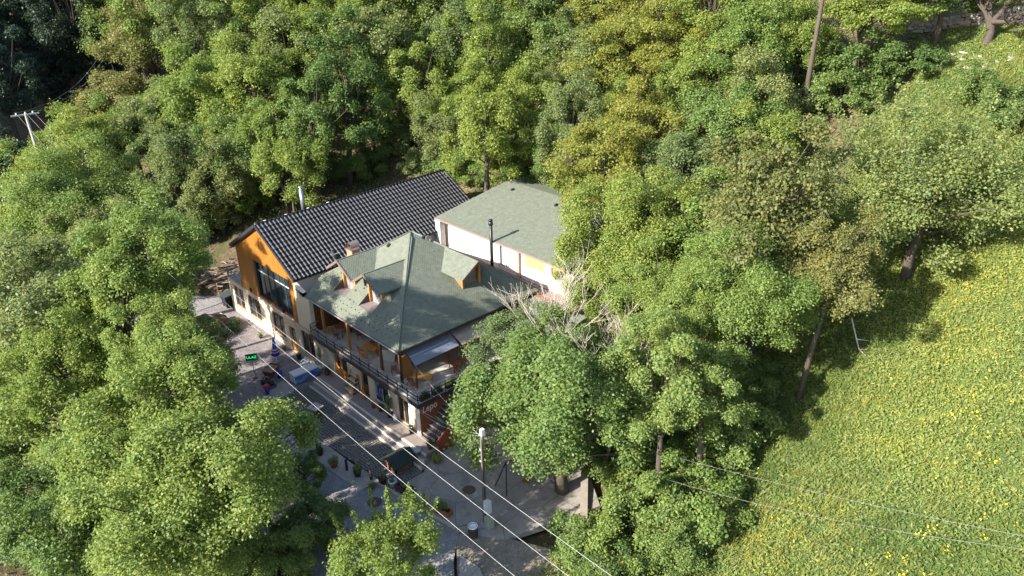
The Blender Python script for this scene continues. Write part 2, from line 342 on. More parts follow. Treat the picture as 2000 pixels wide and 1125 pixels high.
# cobbled field: every sett is a real stone, too small to pick apart, so one joined piece
def cobbles():
    r = random.Random(5); mb = MB(); a = .235
    x = -13.3
    while x < 2.9:
        t = (x+13.3)/16.2; y0 = -6.0+1.15*t; y = y0 + (r.random()*.1)
        while y < -2.25:
            w = a*(.80+r.random()*.12); d = a*(.80+r.random()*.12); h = -.555+r.uniform(-.018, .018); cx = x+a/2+r.uniform(-.015, .015); cy = y+a/2; b = len(mb.v); tx = r.uniform(-.012, .012)
            mb.v += [(cx-w/2,cy-d/2,-.63),(cx+w/2,cy-d/2,-.63),(cx+w/2,cy+d/2,-.63),(cx-w/2,cy+d/2,-.63)]
            mb.v += [(cx-w*.4,cy-d*.4,h-tx),(cx+w*.4,cy-d*.4,h+tx),(cx+w*.4,cy+d*.4,h+tx),(cx-w*.4,cy+d*.4,h-tx)]
            mb.f += [(b+4,b+5,b+6,b+7),(b,b+1,b+5,b+4),(b+1,b+2,b+6,b+5),(b+2,b+3,b+7,b+6),(b+3,b,b+4,b+7)]
            y += a
        x += a
    bed = sheet("cobbled_yard", [(-13.3,-6.0),(2.9,-4.8),(2.9,-2.0),(-13.3,-2.0)], M("sand_joint", (.045,.04,.036), .95, .3, 3), -.618, .2)
    mb.build("setts", M("basalt_setts", (.17,.155,.14), .62, .55, 5.0, .1, spec=.5), bed, kind="stuff")
cobbles()
def manhole(x, y, z, r, label):
    t = thing("manhole_cover", label, "manhole cover", (x, y, z), group="manhole covers")
    MB().lathe((x,y,z), [(r,0),(r,.012),(r*.93,.016),(.0,.016)], 20).build("cover", M("rusty_iron", (.10,.06,.045), .75, .4, 6, .2), t)
    MB().lathe((x,y,z), [(r*1.14,0),(r*1.14,.008),(r*1.02,.010)], 20).build("rim", M("iron_rim", (.07,.06,.055), .7, .3, 6), t)
manhole(6.71, -1.06, -.638, .42, "round rusty manhole cover in concrete beside the utility pole")
manhole(3.1, -6.5, -.665, .45, "dark manhole cover in the road below the planters")
# steps up to the long deck in front of the restaurant
MAT_TILE = M("deck_tiles", (.245,.195,.170), .7, .22, 2.5, .05); MAT_EDGE = M("pale_step_edge", (.60,.55,.48), .7, .15, 3)
dk = tag(bpy.data.objects.new("front_steps", None), kind="structure"); link(dk); dk.location = (-5, -1, -.6)
MB().box(-13.0,-1.2,-.72,2.1,-.003,0).build("deck", MAT_TILE, dk)
MB().box(-13.0,-1.32,-.16,2.1,-1.203,.006).build("nosing", MAT_EDGE, dk)
for i, (y0, y1, z) in enumerate([(-1.72,-1.323,-.2),(-2.2,-1.723,-.4)]):
    st = MB().box(-12.9+.1*i, y0+.1, -.7, 2.4+.3*i, y1, z).build("step", MAT_TILE, dk)
    MB().box(-12.9+.1*i, y0, -.7, 2.4+.3*i, y0+.097, z+.006).build("nosing", MAT_EDGE, st)
# ================================================================ houses
MAT_PLASTER = M("cream_plaster", (.60,.51,.40), .85, .22, 2.2, .06, stretch=(1,1,.25))
MAT_WHITE = M("white_plaster", (.76,.70,.62), .85, .08, 1.0, .04)
MAT_RED = M("rust_red_plaster", (.30,.085,.038), .85, .2, 1.4, .1)
MAT_ORANGE = boards("orange_cladding", (.40,.160,.024), .11, 0, .55, .08, .28)
MAT_BROWN = M("brown_wood", (.155,.072,.032), .55, .35, 4, .1, stretch=(1,1,.3))
MAT_BROWNB = boards("brown_boarding", (.20,.085,.035), .16, 2, .6, .08)
MAT_TIMBER = M("golden_timber", (.46,.215,.06), .55, .3, 4, .1, stretch=(1,1,.3))
MAT_DARKM = M("dark_metal", (.018,.019,.022), .4, .3, 5, spec=.5)
MAT_GREYM = M("grey_metal", (.30,.31,.33), .4, .15, 5, metal=.7)
MAT_GREEN = M("green_bitumen", (.150,.164,.130), .9, .22, 2.0, .2, spec=.2)
MAT_SHIN = M("green_shingles", (.156,.172,.134), .9, .30, 2.6, .25, spec=.2, rand=0)
MAT_TILEB = M("black_glazed_tile", (.020,.020,.026), .45, .3, 4, spec=.5, rand=.6)
MAT_GLASS = glass_mat("window_glass", (.03,.045,.055)); MAT_GLASS2 = glass_mat("gable_glass", (.035,.05,.06), .03, .45)
MAT_CURT = M("blue_white_curtain", (.50,.53,.72), .8, .35, 5, stretch=(1,1,.05))
MAT_GREYB = boards("grey_boards", (.28,.26,.275), .14, 0, .7, .07)
MAT_FLASH = M("weathered_flashing", (.21,.175,.165), .6, .2, 2)
def prism(mb, pts, y0, y1):
    n = len(pts); b = len(mb.v); mb.v += [(p[0], y0, p[1]) for p in pts] + [(p[0], y1, p[1]) for p in pts]
    mb.f.append(tuple(range(b, b+n))); mb.f.append(tuple(b+2*n-1-i for i in range(n)))
    for i in range(n): j = (i+1) % n; mb.f.append((b+j, b+i, b+n+i, b+n+j))
    return mb
def holed_wall(x0, x1, z0, z1, y0, y1, holes):
    mb = MB(); xs = sorted({x0, x1, *[h[0] for h in holes], *[h[1] for h in holes]}); zs = sorted({z0, z1, *[h[2] for h in holes], *[h[3] for h in holes]})
    for a, b in zip(xs, xs[1:]):
        run = None
        for c, d in zip(zs, zs[1:]):
            inside = any(h[0] <= a and b <= h[1] and h[2] <= c and d <= h[3] for h in holes)
            if inside:
                if run: mb.box(a, y0, run[0], b, y1, run[1]); run = None
            else: run = (run[0], d) if run else (c, d)
        if run: mb.box(a, y0, run[0], b, y1, run[1])
    return mb
def window(parent, x0, x1, z0, z1, y, curtain=True, sill=True, frame=None, label=None, mull=1):
    frame = frame or MAT_BROWN; t = .09; mb = MB()
    mb.box(x0,y+.10,z0,x0+t,y+.2,z1).box(x1-t,y+.10,z0,x1,y+.2,z1).box(x0+t,y+.10,z1-t,x1-t,y+.2,z1).box(x0+t,y+.10,z0,x1-t,y+.2,z0+t)
    w = mb.build("window", frame, parent, label=label); xs = [x0+t + (x1-x0-2*t)*i/(mull+1) for i in range(mull+2)]
    for i in range(1, mull+1): MB().box(xs[i]-.045,y+.09,z0+t,xs[i]+.045,y+.21,z1-t).build("mullion", MAT_TIMBER, w)
    for a, b in zip(xs, xs[1:]): MB().box(a+.04,y+.14,z0+t,b-.04,y+.155,z1-t).build("pane", MAT_GLASS, w)
    if curtain:
        for a, b in ((x0+.12, x0+(x1-x0)*.34), (x1-(x1-x0)*.22, x1-.1)):
            mb = MB(); n = 9; off = len(mb.v)
            for k in range(n):
                xx = a+(b-a)*k/(n-1); yy = y+.30+.04*(k % 2); mb.v += [(xx,yy,z0+t),(xx,yy,z1-t)]
            mb.f = [(2*k,2*k+2,2*k+3,2*k+1) for k in range(n-1)]; mb.build("curtain", MAT_CURT, w)
    if sill: MB().box(x0-.08,y-.12,z0-.09,x1+.08,y+.10,z0-.003).build("sill", M("sill_stone", (.42,.30,.22), .7, .2, 3), w)
    return w
def room(parent, x0, x1, y0, y1, z0, z1, mat, name="interior"):
    mb = MB(); mb.poly([(x0,y1,z0),(x1,y1,z0),(x1,y1,z1),(x0,y1,z1)]); mb.poly([(x0,y0,z0),(x1,y0,z0),(x1,y1,z0),(x0,y1,z0)])
    mb.poly([(x0,y0,z0),(x0,y1,z0),(x0,y1,z1),(x0,y0,z1)]); mb.poly([(x1,y1,z0),(x1,y0,z0),(x1,y0,z1),(x1,y1,z1)]); mb.poly([(x0,y0,z1),(x0,y1,z1),(x1,y1,z1),(x1,y0,z1)])
    return mb.build(name, mat, parent)
# ---------------------------------------------------------------- gable house with the black tiled roof
GH = thing("gable_house", "house with black tiled roof and orange timber gable holding a big glass window", "house", (-22.8, 10, -.75))
W1, W2, W3, D1 = (-30.35,-28.35,.28,2.5), (-27.4,-24.95,.28,2.5), (-22.65,-20.4,.2,2.5), (-19.55,-18.4,-.595,2.05)
holed_wall(-31.3,-17.42,-.75,2.95,0,.35,[W1,W2,W3,D1]).build("wall", M("sandstone_wall", (.56,.46,.35), .85, .28, 1.6, .15), GH, label="cream stone ground floor wall of the gable house")
for a in (W1, W2, W3): window(GH, *a, 0.0)
room(GH, -31.0,-17.6,.45,4.0,-.5,2.8, M("dim_interior", (.09,.07,.06), .8, .3, 2), "ground_floor_room")
dr = MB().box(-19.55,.14,-.595,-18.4,.2,.55).box(-19.55,.14,.55,-19.43,.2,2.05).box(-18.52,.14,.55,-18.4,.2,2.05).box(-19.43,.14,1.93,-18.52,.2,2.05).build("door", MAT_TIMBER, GH)
MB().box(-19.43,.16,.55,-18.52,.175,1.93).build("pane", MAT_GLASS, dr); MB().tube([(-18.62,.06,.35),(-18.62,.14,.35)], .03).build("handle", MAT_DARKM, dr)
RX, RZ, EX, EZ, LX, LZ, Y0, Y1 = -22.9, 10.83, -16.9, 7.41, -29.1, 7.16, -.14, 21.4
def rz_at(x): return RZ-(x-RX)*(RZ-EZ)/(EX-RX) if x > RX else RZ-(RX-x)*(RZ-LZ)/(RX-LX)
ga, gb, g0, g1 = -24.75, -18.2, 3.3, 6.95; tk = .22
mb = MB()
prism(mb, [(-28.15,2.953),(ga,2.953),(ga,rz_at(ga)-tk),(-28.15,rz_at(-28.15)-tk)], 0.0, .2)
prism(mb, [(gb,2.953),(-17.45,2.953),(-17.45,rz_at(-17.45)-tk),(gb,rz_at(gb)-tk)], 0.0, .2)
prism(mb, [(ga,g1),(gb,g1),(gb,rz_at(gb)-tk),(RX,RZ-tk),(ga,rz_at(ga)-tk)], 0.0, .2)
prism(mb, [(ga,2.953),(gb,2.953),(gb,g0),(ga,g0)], 0.0, .2)
mb.build("gable_cladding", MAT_ORANGE, GH, label="orange vertical timber boards of the gable")
MB().box(-17.75,.2,-.7,-17.45,21.2,7.2).box(-28.15,.2,-.7,-27.9,21.2,7.0).box(-27.9,20.9,-.7,-17.75,21.2,7.2).build("side_wall", MAT_WHITE, GH)
# big window
fw = .1; mb = MB().box(ga,.02,g0,ga+.32,.26,g1).box(gb-.16,.02,g0,gb,.26,g1).box(ga+.32,.04,g1-fw,gb-.16,.26,g1).box(ga+.32,.04,g0,gb-.16,.26,g0+fw)
gw = mb.build("gable_window", M("dark_window_frame", (.05,.035,.03), .5, .3, 4), GH)
xs = np.linspace(ga+.32, gb-.16, 7)
for i in range(1, 6): MB().box(xs[i]-.05,.14,g0+fw,xs[i]+.05,.26,g1-fw).build("mullion", M("anthracite_frame", (.06,.065,.07), .45, .2, 4), gw)
for i in range(6):
    a, b = xs[i]+(.05 if i else 0), xs[i+1]-(.05 if i < 5 else 0); zt = 5.95
    MB().box(a,.15,zt-.035,b,.24,zt+.035).build("transom", M("pale_frame", (.62,.62,.62), .4, .1, 4), gw)
    MB().box(a,.185,g0+fw,b,.2,zt-.035).build("pane", MAT_GLASS2, gw); MB().box(a,.185,zt+.035,b,.2,g1-fw).build("pane", MAT_GLASS2, gw)
room(gw, -27.6,-17.9,.5,7.5,3.0,7.0, M("grey_hall", (.20,.215,.23), .7, .25, .6), "hall")
MB().box(ga,-.12,2.957,gb,.0,3.05).build("sill", MAT_WHITE, GH)
mb = MB()
for k in range(9): mb.box(-21.8+.25*k,1.2,3.05+.22*k,-21.55+.25*k,2.4,3.27+.22*k)
mb.build("inner_stair", M("white_stair", (.7,.7,.68), .5, .1, 2), gw, kind="stuff")
# roof carcass and covering
sl = Vector((EX-RX, 0, EZ-RZ)); SL = sl.length; wv = sl.normalized(); uv = Vector((0,1,0)); nv = uv.cross(wv).normalized(); nv = nv if nv.z > 0 else -nv
mb = MB().slab([(RX,Y0,RZ-.05),(EX,Y0,EZ-.05),(EX,Y1,EZ-.05),(RX,Y1,RZ-.05)], .12); mb.slab([(RX,Y1,RZ-.05),(LX,Y1,LZ-.05),(LX,Y0,LZ-.05),(RX,Y0,RZ-.05)], .12)
roof = mb.build("roof", M("roof_underlay", (.012,.012,.016), .5, .2, 4), GH, label="steep roof of black glazed tiles")
def tile_mesh():
    mb = MB(); w = .400; L = .60; prof = [(0,.006),(.10,.004),(.165,.012),(.19,.055),(.23,.095),(.275,.108),(.32,.095),(.36,.055),(.400,.008)]
    for s_, lift in ((0, .0), (1, .085)):
        for a, h in prof: mb.v.append((a-w/2, s_*L, h+lift))
    n = len(prof)
    for i in range(n-1): mb.f.append((i, i+1, n+i+1, n+i))
    for a, h in prof: mb.v.append((a-w/2, L, h+.085))
    for a, h in prof: mb.v.append((a-w/2, L, 0.0))
    for i in range(n-1): mb.f.append((2*n+i, 2*n+i+1, 3*n+i+1, 3*n+i))
    return mb
TM = tile_mesh(); tm = bpy.data.meshes.new("tile"); tm.from_pydata(TM.v, [], [f[::-1] for f in TM.f]); tm.materials.append(MAT_TILEB)
for p in tm.polygons[:8]: p.use_smooth = True
rows, cols = 13, 56; dw = SL/rows; du = (Y1-Y0)/cols; cells = []
camp = cam.matrix_world.translation
for r in range(rows):
    for c in range(cols):
        p = Vector((RX, Y0+du*(c+.5), RZ)) + wv*(dw*r) + nv*.015; cells.append(((p-camp).length, r, c, p))
cells.sort(); rest = MB(); ro = wloc(roof); fx = Matrix((uv, wv, nv)).transposed(); jr = random.Random(2)
for k, (_, r, c, p) in enumerate(cells):
    j = Vector((0, jr.uniform(-.008,.008), 0)) + nv*jr.uniform(0,.012)
    if k < 300:
        o = bpy.data.objects.new("tile", tm); link(o, roof); mm = fx.to_4x4(); mm.translation = p+j-ro; o.matrix_local = mm
    else:
        b = len(rest.v); rest.v += [tuple(p+j+fx @ Vector(v)) for v in TM.v]; rest.f += [tuple(b+i for i in f[::-1]) for f in TM.f]
tf = rest.build("tile_field", MAT_TILEB, roof, kind="stuff")
for i, p in enumerate(tf.data.polygons): p.use_smooth = (i % 16) < 8
rp = None
for k in range(50):
    y = Y0+.02+k*.43; h = .43
    if rp is None: rp = MB().tube([(RX,y,RZ+.01),(RX,y+h+.04,RZ+.035)], [.135,.155], 10).build("ridge_tile", MAT_TILEB, roof, True); rp0 = y
    else: share(rp, "ridge_tile", roof, (0, y-rp0, 0))
for y in (.9, 3.0, 5.3, 7.4): MB().obox((RX,y,RZ+.17), (.12,.22,.03)).build("ridge_clip", M("bright_clip", (.75,.75,.74), .3, .1, 4), roof)
mb = MB().bar((RX,Y0-.03,RZ-.02), (EX,Y0-.03,EZ-.02), .05, .26); mb.bar((RX,Y0-.03,RZ-.02), (LX,Y0-.03,LZ-.02), .05, .26)
mb.bar((RX,Y1+.03,RZ-.02), (EX,Y1+.03,EZ-.02), .05, .22); mb.build("barge_board", M("charcoal_fascia", (.03,.032,.04), .4, .2, 4, spec=.6), roof)
MB().bar((RX-.02,.05,RZ-.33), (LX,.05,LZ-.33), .7, .03).build("soffit", M("dark_soffit", (.03,.025,.022), .6, .2, 3), roof)
MB().tube([(EX+.08,Y0,EZ-.06),(EX+.08,16,EZ-.08)], .08, 8).build("gutter", MAT_DARKM, roof)
mb = MB().tube([(-23.8,5.3,10.1),(-23.8,5.3,12.55)], .20, 12); mb.lathe((-23.8,5.3,12.5), [(.2,0),(.235,.05),(.2,.1),(.15,.12),(.15,.28)], 12); mb.lathe((-23.8,5.3,12.82), [(.24,0),(.25,.03),(.02,.12)], 12)
mb.build("flue", MAT_GREYM, GH, True, label="shiny steel flue pipe with a cap behind the ridge")
for x in (-26.26, -19.98): MB().obox((x,-.09,3.32), (.16,.14,.34)).obox((x,-.03,3.32), (.07,.06,.12)).build("wall_lamp", MAT_DARKM, GH)
# side annex with a flat roof terrace on the left
MB().box(-31.3,.35,-.7,-31.0,7,2.95).box(-31.36,-.05,2.953,-28.16,7,3.08).build("annex_roof", M("grey_flat_roof", (.33,.30,.28), .85, .25, 2), GH)
rl = MB(); rail = None
for y_, z_ in ((.0,3.4),(.0,3.7),(.0,4.02)):
    MB().bar((-31.25,y_,z_), (-28.2,y_,z_), .05, .06).bar((-31.25,y_,z_), (-31.25,6,z_), .05, .06).build("terrace_rail", MAT_GREYM, GH)
for x in (-31.25,-29.7,-28.25): MB().box(x-.03,-.03,3.08,x+.03,.03,4.0).build("rail_post", MAT_GREYM, GH)
# ---------------------------------------------------------------- main restaurant with the green hipped roof
RH = thing("restaurant_house", "restaurant with green hipped shingle roof, dormers and wrap-around upper terrace", "house", (-8, 7, -.75))
W5, DM, WS, W6 = (-17.3,-15.2,.1,2.5), (-12.0,-9.95,0.0,2.35), (-6.0,-4.1,.45,2.3), (-2.9,-1.5,.02,2.3)
DS = (-7.9,-6.9,0.0,2.3)
holed_wall(-17.4,-.353,-.75,2.78,0.0,.35,[W5,DM,DS,WS,W6]).build("front_wall", MAT_PLASTER, RH)
window(RH, *W5, 0.0); room(RH, -17.2,-.5,.45,4.5,-.5,2.7, MATS["dim_interior"], "ground_floor_room")
d = MB().box(-12.0,.12,0,-11.9,.22,2.35).box(-10.05,.12,0,-9.95,.22,2.35).box(-11.9,.12,2.2,-10.05,.22,2.35).box(-11.9,.14,0,-11.2,.2,1.0).box(-11.9,.14,1.0,-11.78,.2,2.2).box(-11.32,.14,1.0,-11.2,.2,2.2).box(-11.1,.14,0,-10.05,.2,1.0).box(-11.2,.1,0,-11.1,.24,2.2).box(-10.17,.14,1.0,-10.05,.2,2.2).box(-11.1,.14,1.0,-11.0,.2,2.2).build("door", M("orange_door_wood", (.50,.20,.04), .5, .25, 4, stretch=(1,1,.3)), RH, label="orange wooden double door onto the steps")
MB().box(-11.78,.16,1.0,-11.32,.175,2.2).build("pane", MAT_GLASS, d); MB().box(-11.0,.16,1.0,-10.17,.175,2.2).build("pane", MAT_GLASS, d); MB().tube([(-11.26,.05,1.05),(-11.26,.14,1.05)], .03).build("handle", MAT_GREYM, d)
d2 = MB().box(-7.9,.12,0,-7.8,.2,2.3).box(-7.0,.12,0,-6.9,.2,2.3).box(-7.8,.12,2.2,-7.0,.2,2.3).box(-7.8,.13,0,-7.0,.19,1.1).build("door", MAT_BROWN, RH)
MB().box(-7.8,.15,1.1,-7.0,.165,2.2).build("pane", MAT_GLASS, d2)
window(RH, *WS, 0.0, curtain=False, frame=M("pale_grey_paint", (.45,.45,.44), .6, .15, 3)); window(RH, *W6, 0.0, curtain=False, sill=False)
MB().box(-.45,-.06,-.02,-.02,-.003,2.775).build("corner_pilaster", MAT_WHITE, RH); MB().box(-1.35,-.05,-.02,-1.05,-.003,2.78).build("corner_pilaster", MAT_WHITE, RH)
MB().box(-.35,.0,-.75,0,14.195,2.78).box(-16.5,14.2,-.75,-.35,14.5,6.0).build("side_wall", MAT_RED, RH, label="rust red end wall with the white lettering")
text_mesh("sign_lettering", "Lepo", .82, M("white_letters", (.85,.86,.88), .5, .08, 4), RH, Matrix.Translation((.02,.92,2.12)) @ Matrix(((0,0,1,0),(1,0,0,0),(0,1,0,0),(0,0,0,1))), .012, .12, .86)
MB().box(-15.0,-.34,2.783,.34,14.4,3.02).build("terrace_slab", M("terrace_floor", (.46,.42,.375), .8, .22, 1.3, .05), RH)
MB().box(-15.02,-.40,2.72,.40,-.343,3.06).box(.343,-.343,2.72,.40,9,3.06).build("slab_edge", M("dark_fascia", (.06,.055,.05), .5, .3, 4), RH)
MB().slab([(-17.44,.0,6.95),(-15.9,.0,6.5),(-15.9,.35,6.5),(-17.44,.35,6.95)],.4).box(-17.44,.0,2.953,-15.05,.35,6.12).box(-17.44,.0,6.1,-15.9,.35,6.5).box(-15.35,.35,2.95,-15.05,5.2,6.1).build("upper_side_wall", M("ivory_cladding", (.74,.63,.47), .75, .08, 2, .05), RH, label="bright ivory upper wall beside the timber gable")
MB().box(-15.047,.36,3.02,-14.98,4.2,6.2).build("boarded_partition", MAT_BROWNB, RH)
MB().box(-15.0,4.2,3.02,-5.6,4.4,6.5).box(-5.8,4.4,3.02,-5.6,14,6.5).build("inner_wall", M("terrace_inner_wall", (.42,.29,.18), .75, .25, 2), RH)
for x0, x1 in ((-14.2,-12.4),(-11.4,-9.6),(-8.6,-6.8)): window(RH, x0, x1, 3.9, 5.4, 4.05, False, False)
MB().box(-9.3,2.95,4.2,-6.0,3.02,4.95).build("timber_screen", M("amber_board", (.52,.26,.06), .5, .2, 3, stretch=(.3,1,1)), RH)
for x in (-9.2,-6.1): MB().box(x-.05,2.93,3.02,x+.05,3.04,5.7).build("screen_post", MAT_BROWN, RH)
for x, y, m_ in ((-14.1,.62,MAT_TIMBER),(-10.15,.6,MAT_TIMBER),(-5.45,.55,MAT_BROWN),(-2.72,.48,MAT_BROWN),(-2.75,5.0,MAT_BROWN),(-2.75,9.4,MAT_BROWN)):
    MB().box(x-.1,y-.1,3.02,x+.1,y+.1,6.05).build("column", m_, RH)
MB().box(-3.45,1.0,3.02,-3.35,1.9,5.0).build("folded_screen", MAT_TIMBER, RH)
MB().tube([(-2.48,.3,2.9),(-2.48,.3,6.0)], .05).build("downpipe", MAT_DARKM, RH)
# ---- hipped roof
AX, AY, AZ = -10.1, 7.6, 11.55; EZR = 6.2; FR, BK, RT, LF = .15, 15.05, -2.4, -17.6; CUT = -15.85; SR = (AZ-EZR)/(AY-FR)
def fz(y): return EZR+(y-FR)*SR
H1, H2 = (-13.26,-11.4,1.42,2.75), (-9.45,-7.55,1.42,2.75)
def face_front(mb, dz, th=None):
    def seg(x0, x1, y0, y1fn):
        P = [(x0,y0),(x1,y0),(x1,y1fn(x1)),(x0,y1fn(x0))]; mb.poly([(x,y,fz(y)+dz) for x, y in P])
    def top(x): return min(AY, FR+(x-LF)) if x <= AX else FR+(RT-x)
    xs = sorted({CUT, H1[0], H1[1], AX, H2[0], H2[1], RT})
    for a, b in zip(xs, xs[1:]):
        h = next((h for h in (H1, H2) if h[0] <= a and b <= h[1]), None)
        if b == RT: mb.poly([(x,y,fz(y)+dz) for x, y in ((a,FR),(RT,FR),(a,top(a)))]); continue
        if h: seg(a, b, FR, lambda x: h[2]); seg(a, b, h[3], top)
        else: seg(a, b, FR, top)
mb = MB(); face_front(mb, 0)
mb.poly([(RT,FR,EZR),(RT,BK,EZR),(AX,AY,AZ)]); mb.poly([(RT,BK,EZR),(CUT,BK,EZR),(CUT,BK-(CUT-LF),EZR+(CUT-LF)*SR),(AX,AY,AZ)])
mb.poly([(CUT,BK-(CUT-LF),EZR+(CUT-LF)*SR),(CUT,FR+(CUT-LF),EZR+(CUT-LF)*SR),(AX,AY,AZ)])
roof = mb.build("roof", MAT_GREEN, RH, label="green hipped shingle roof")
mb = MB().poly([(CUT,FR,EZR-.12),(CUT,BK,EZR-.12),(RT,BK,EZR-.12),(RT,FR,EZR-.12)]); mb.build("soffit", M("soffit_wood", (.16,.08,.04), .7, .2, 3), roof)
mb = MB().bar((CUT,FR-.02,EZR-.07), (RT+.03,FR-.02,EZR-.07), .05, .16).bar((RT+.02,FR,EZR-.07), (RT+.02,BK,EZR-.07), .05, .16).bar((CUT-.02,FR,EZR-.06),(CUT-.02,FR+1.75,fz(FR+1.75)-.06), .05,.12)
mb.build("fascia", M("eaves_board", (.11,.07,.05), .6, .2, 4), roof)
MB().tube([(CUT,FR-.1,EZR-.05),(RT+.1,FR-.1,EZR-.07)], .055, 8).build("gutter", M("zinc_gutter", (.42,.40,.38), .45, .2, 5, metal=.5), roof)
MB().tube([(RT+.1,FR-.1,EZR-.07),(RT+.1,BK,EZR-.05)], .06, 8).build("gutter", MAT_DARKM, roof)
MB().box(CUT-.05,.36,2.95,CUT+.15,13.2,6.1).build("party_wall", MAT_WHITE, roof)
for q in ((RT,FR,EZR),(RT,BK,EZR),(CUT,FR+(CUT-LF),EZR+(CUT-LF)*SR)): MB().tube([(AX,AY,AZ+.03),(q[0],q[1],q[2]+.02)], .075, 8).build("hip_cap", MAT_GREEN, roof, True)
def inside(px, py, P):
    c = False; j = len(P)-1
    for i in range(len(P)):
        if (P[i][1] > py) != (P[j][1] > py) and px < (P[j][0]-P[i][0])*(py-P[i][1])/(P[j][1]-P[i][1])+P[i][0]: c = not c
        j = i
    return c
def shingles(name, O, u, w, P, parent, holes=(), tw=.225, rh=.15, seed=1):
    """hexagonal tabs laid in courses on the plane O + a*u + b*w (w up the slope)"""
    O, u, w = Vector(O), Vector(u).normalized(), Vector(w).normalized(); n = u.cross(w).normalized(); n = n if n.z > 0 else -n
    r = random.Random(seed); mb = MB(); a0 = min(p[0] for p in P); a1 = max(p[0] for p in P); b1 = max(p[1] for p in P); row = 0; b = 0.0
    while b < b1:
        a = a0 + (row % 2)*tw/2
        while a < a1:
            if inside(a, b+rh*.6, P) and not any(h[0]-.05 < a < h[1]+.05 and h[2]-.1 < b < h[3] for h in holes):
                lift = .016+r.uniform(0,.006) + (.03 if r.random() < .006 else 0); s_ = tw*.47; k = len(mb.v)
                for da, db, dn in ((-s_,rh*1.25,.004),(-s_,rh*.35,lift*.8),(-s_*.5,0,lift),(s_*.5,0,lift),(s_,rh*.35,lift*.8),(s_,rh*1.25,.004)):
                    mb.v.append(tuple(O+u*(a+da)+w*(b+db)+n*dn))
                for da, db in ((-s_,rh*.35),(-s_*.5,0),(s_*.5,0),(s_,rh*.35)): mb.v.append(tuple(O+u*(a+da)+w*(b+db)+n*.001))
                mb.f += [(k,k+1,k+2,k+3,k+4,k+5),(k+1,k+6,k+7,k+2),(k+2,k+7,k+8,k+3),(k+3,k+8,k+9,k+4)]
            a += tw
        b += rh; row += 1
    return mb.build(name, MAT_SHIN, parent, kind="stuff")
sl_len = math.hypot(AY-FR, AZ-EZR); kf = sl_len/(AY-FR)
shingles("shingles", (RT,FR,EZR), (0,1,0), (AX-RT,0,AZ-EZR), [(0,0),(BK-FR,0),(AY-FR,sl_len)], roof, [( 8.4,10.4,2.1,4.2)])
shingles("shingles", (CUT,FR,EZR), (1,0,0), (0,AY-FR,AZ-EZR), [(0,0),(RT-CUT,0),(AX-CUT,sl_len),(0,(CUT-LF)*kf)], roof, [tuple([h[0]-CUT, h[1]-CUT, (h[2]-FR)*kf, (h[3]-FR)*kf]) for h in (H1, H2)], seed=4)
mb = MB(); gr = random.Random(8)
for row in range(3):
    for k in range(24):
        x = CUT+.6+k*.56+(row % 2)*.28+gr.uniform(-.05,.05); y = FR+.5+row*.40+gr.uniform(-.04,.04)
        if x < RT-1.0-row*.3 and not (row == 2 and any(h[0]-.3 < x < h[1]+.3 for h in (H1, H2))): mb.obox((x,y,fz(y)+.045), (.055,.09,.04), 0, math.atan(SR))
for x, y in ((-13.8,2.4),(-13.9,3.0),(-10.9,2.2),(-10.2,2.6),(-10.6,3.0)): mb.obox((x,y,fz(y)+.045), (.09,.12,.05), 0, math.atan(SR))
mb.build("snow_guards", MAT_DARKM, roof, kind="stuff")
for p in ((-11.2,6.0),(-9.2,8.2)):
    z = fz(p[1]) if p[0] < -10.5 else EZR+(RT-p[0])*SR
    MB().obox((p[0],p[1],z+.08), (.22,.34,.16), 0, .5).build("roof_vent", MAT_DARKM, roof)
MB().obox((-8.9,8.35,EZR+(RT+8.9)*SR+.25), (.12,.3,.34)).build("ridge_fitting", MAT_GREYM, roof)
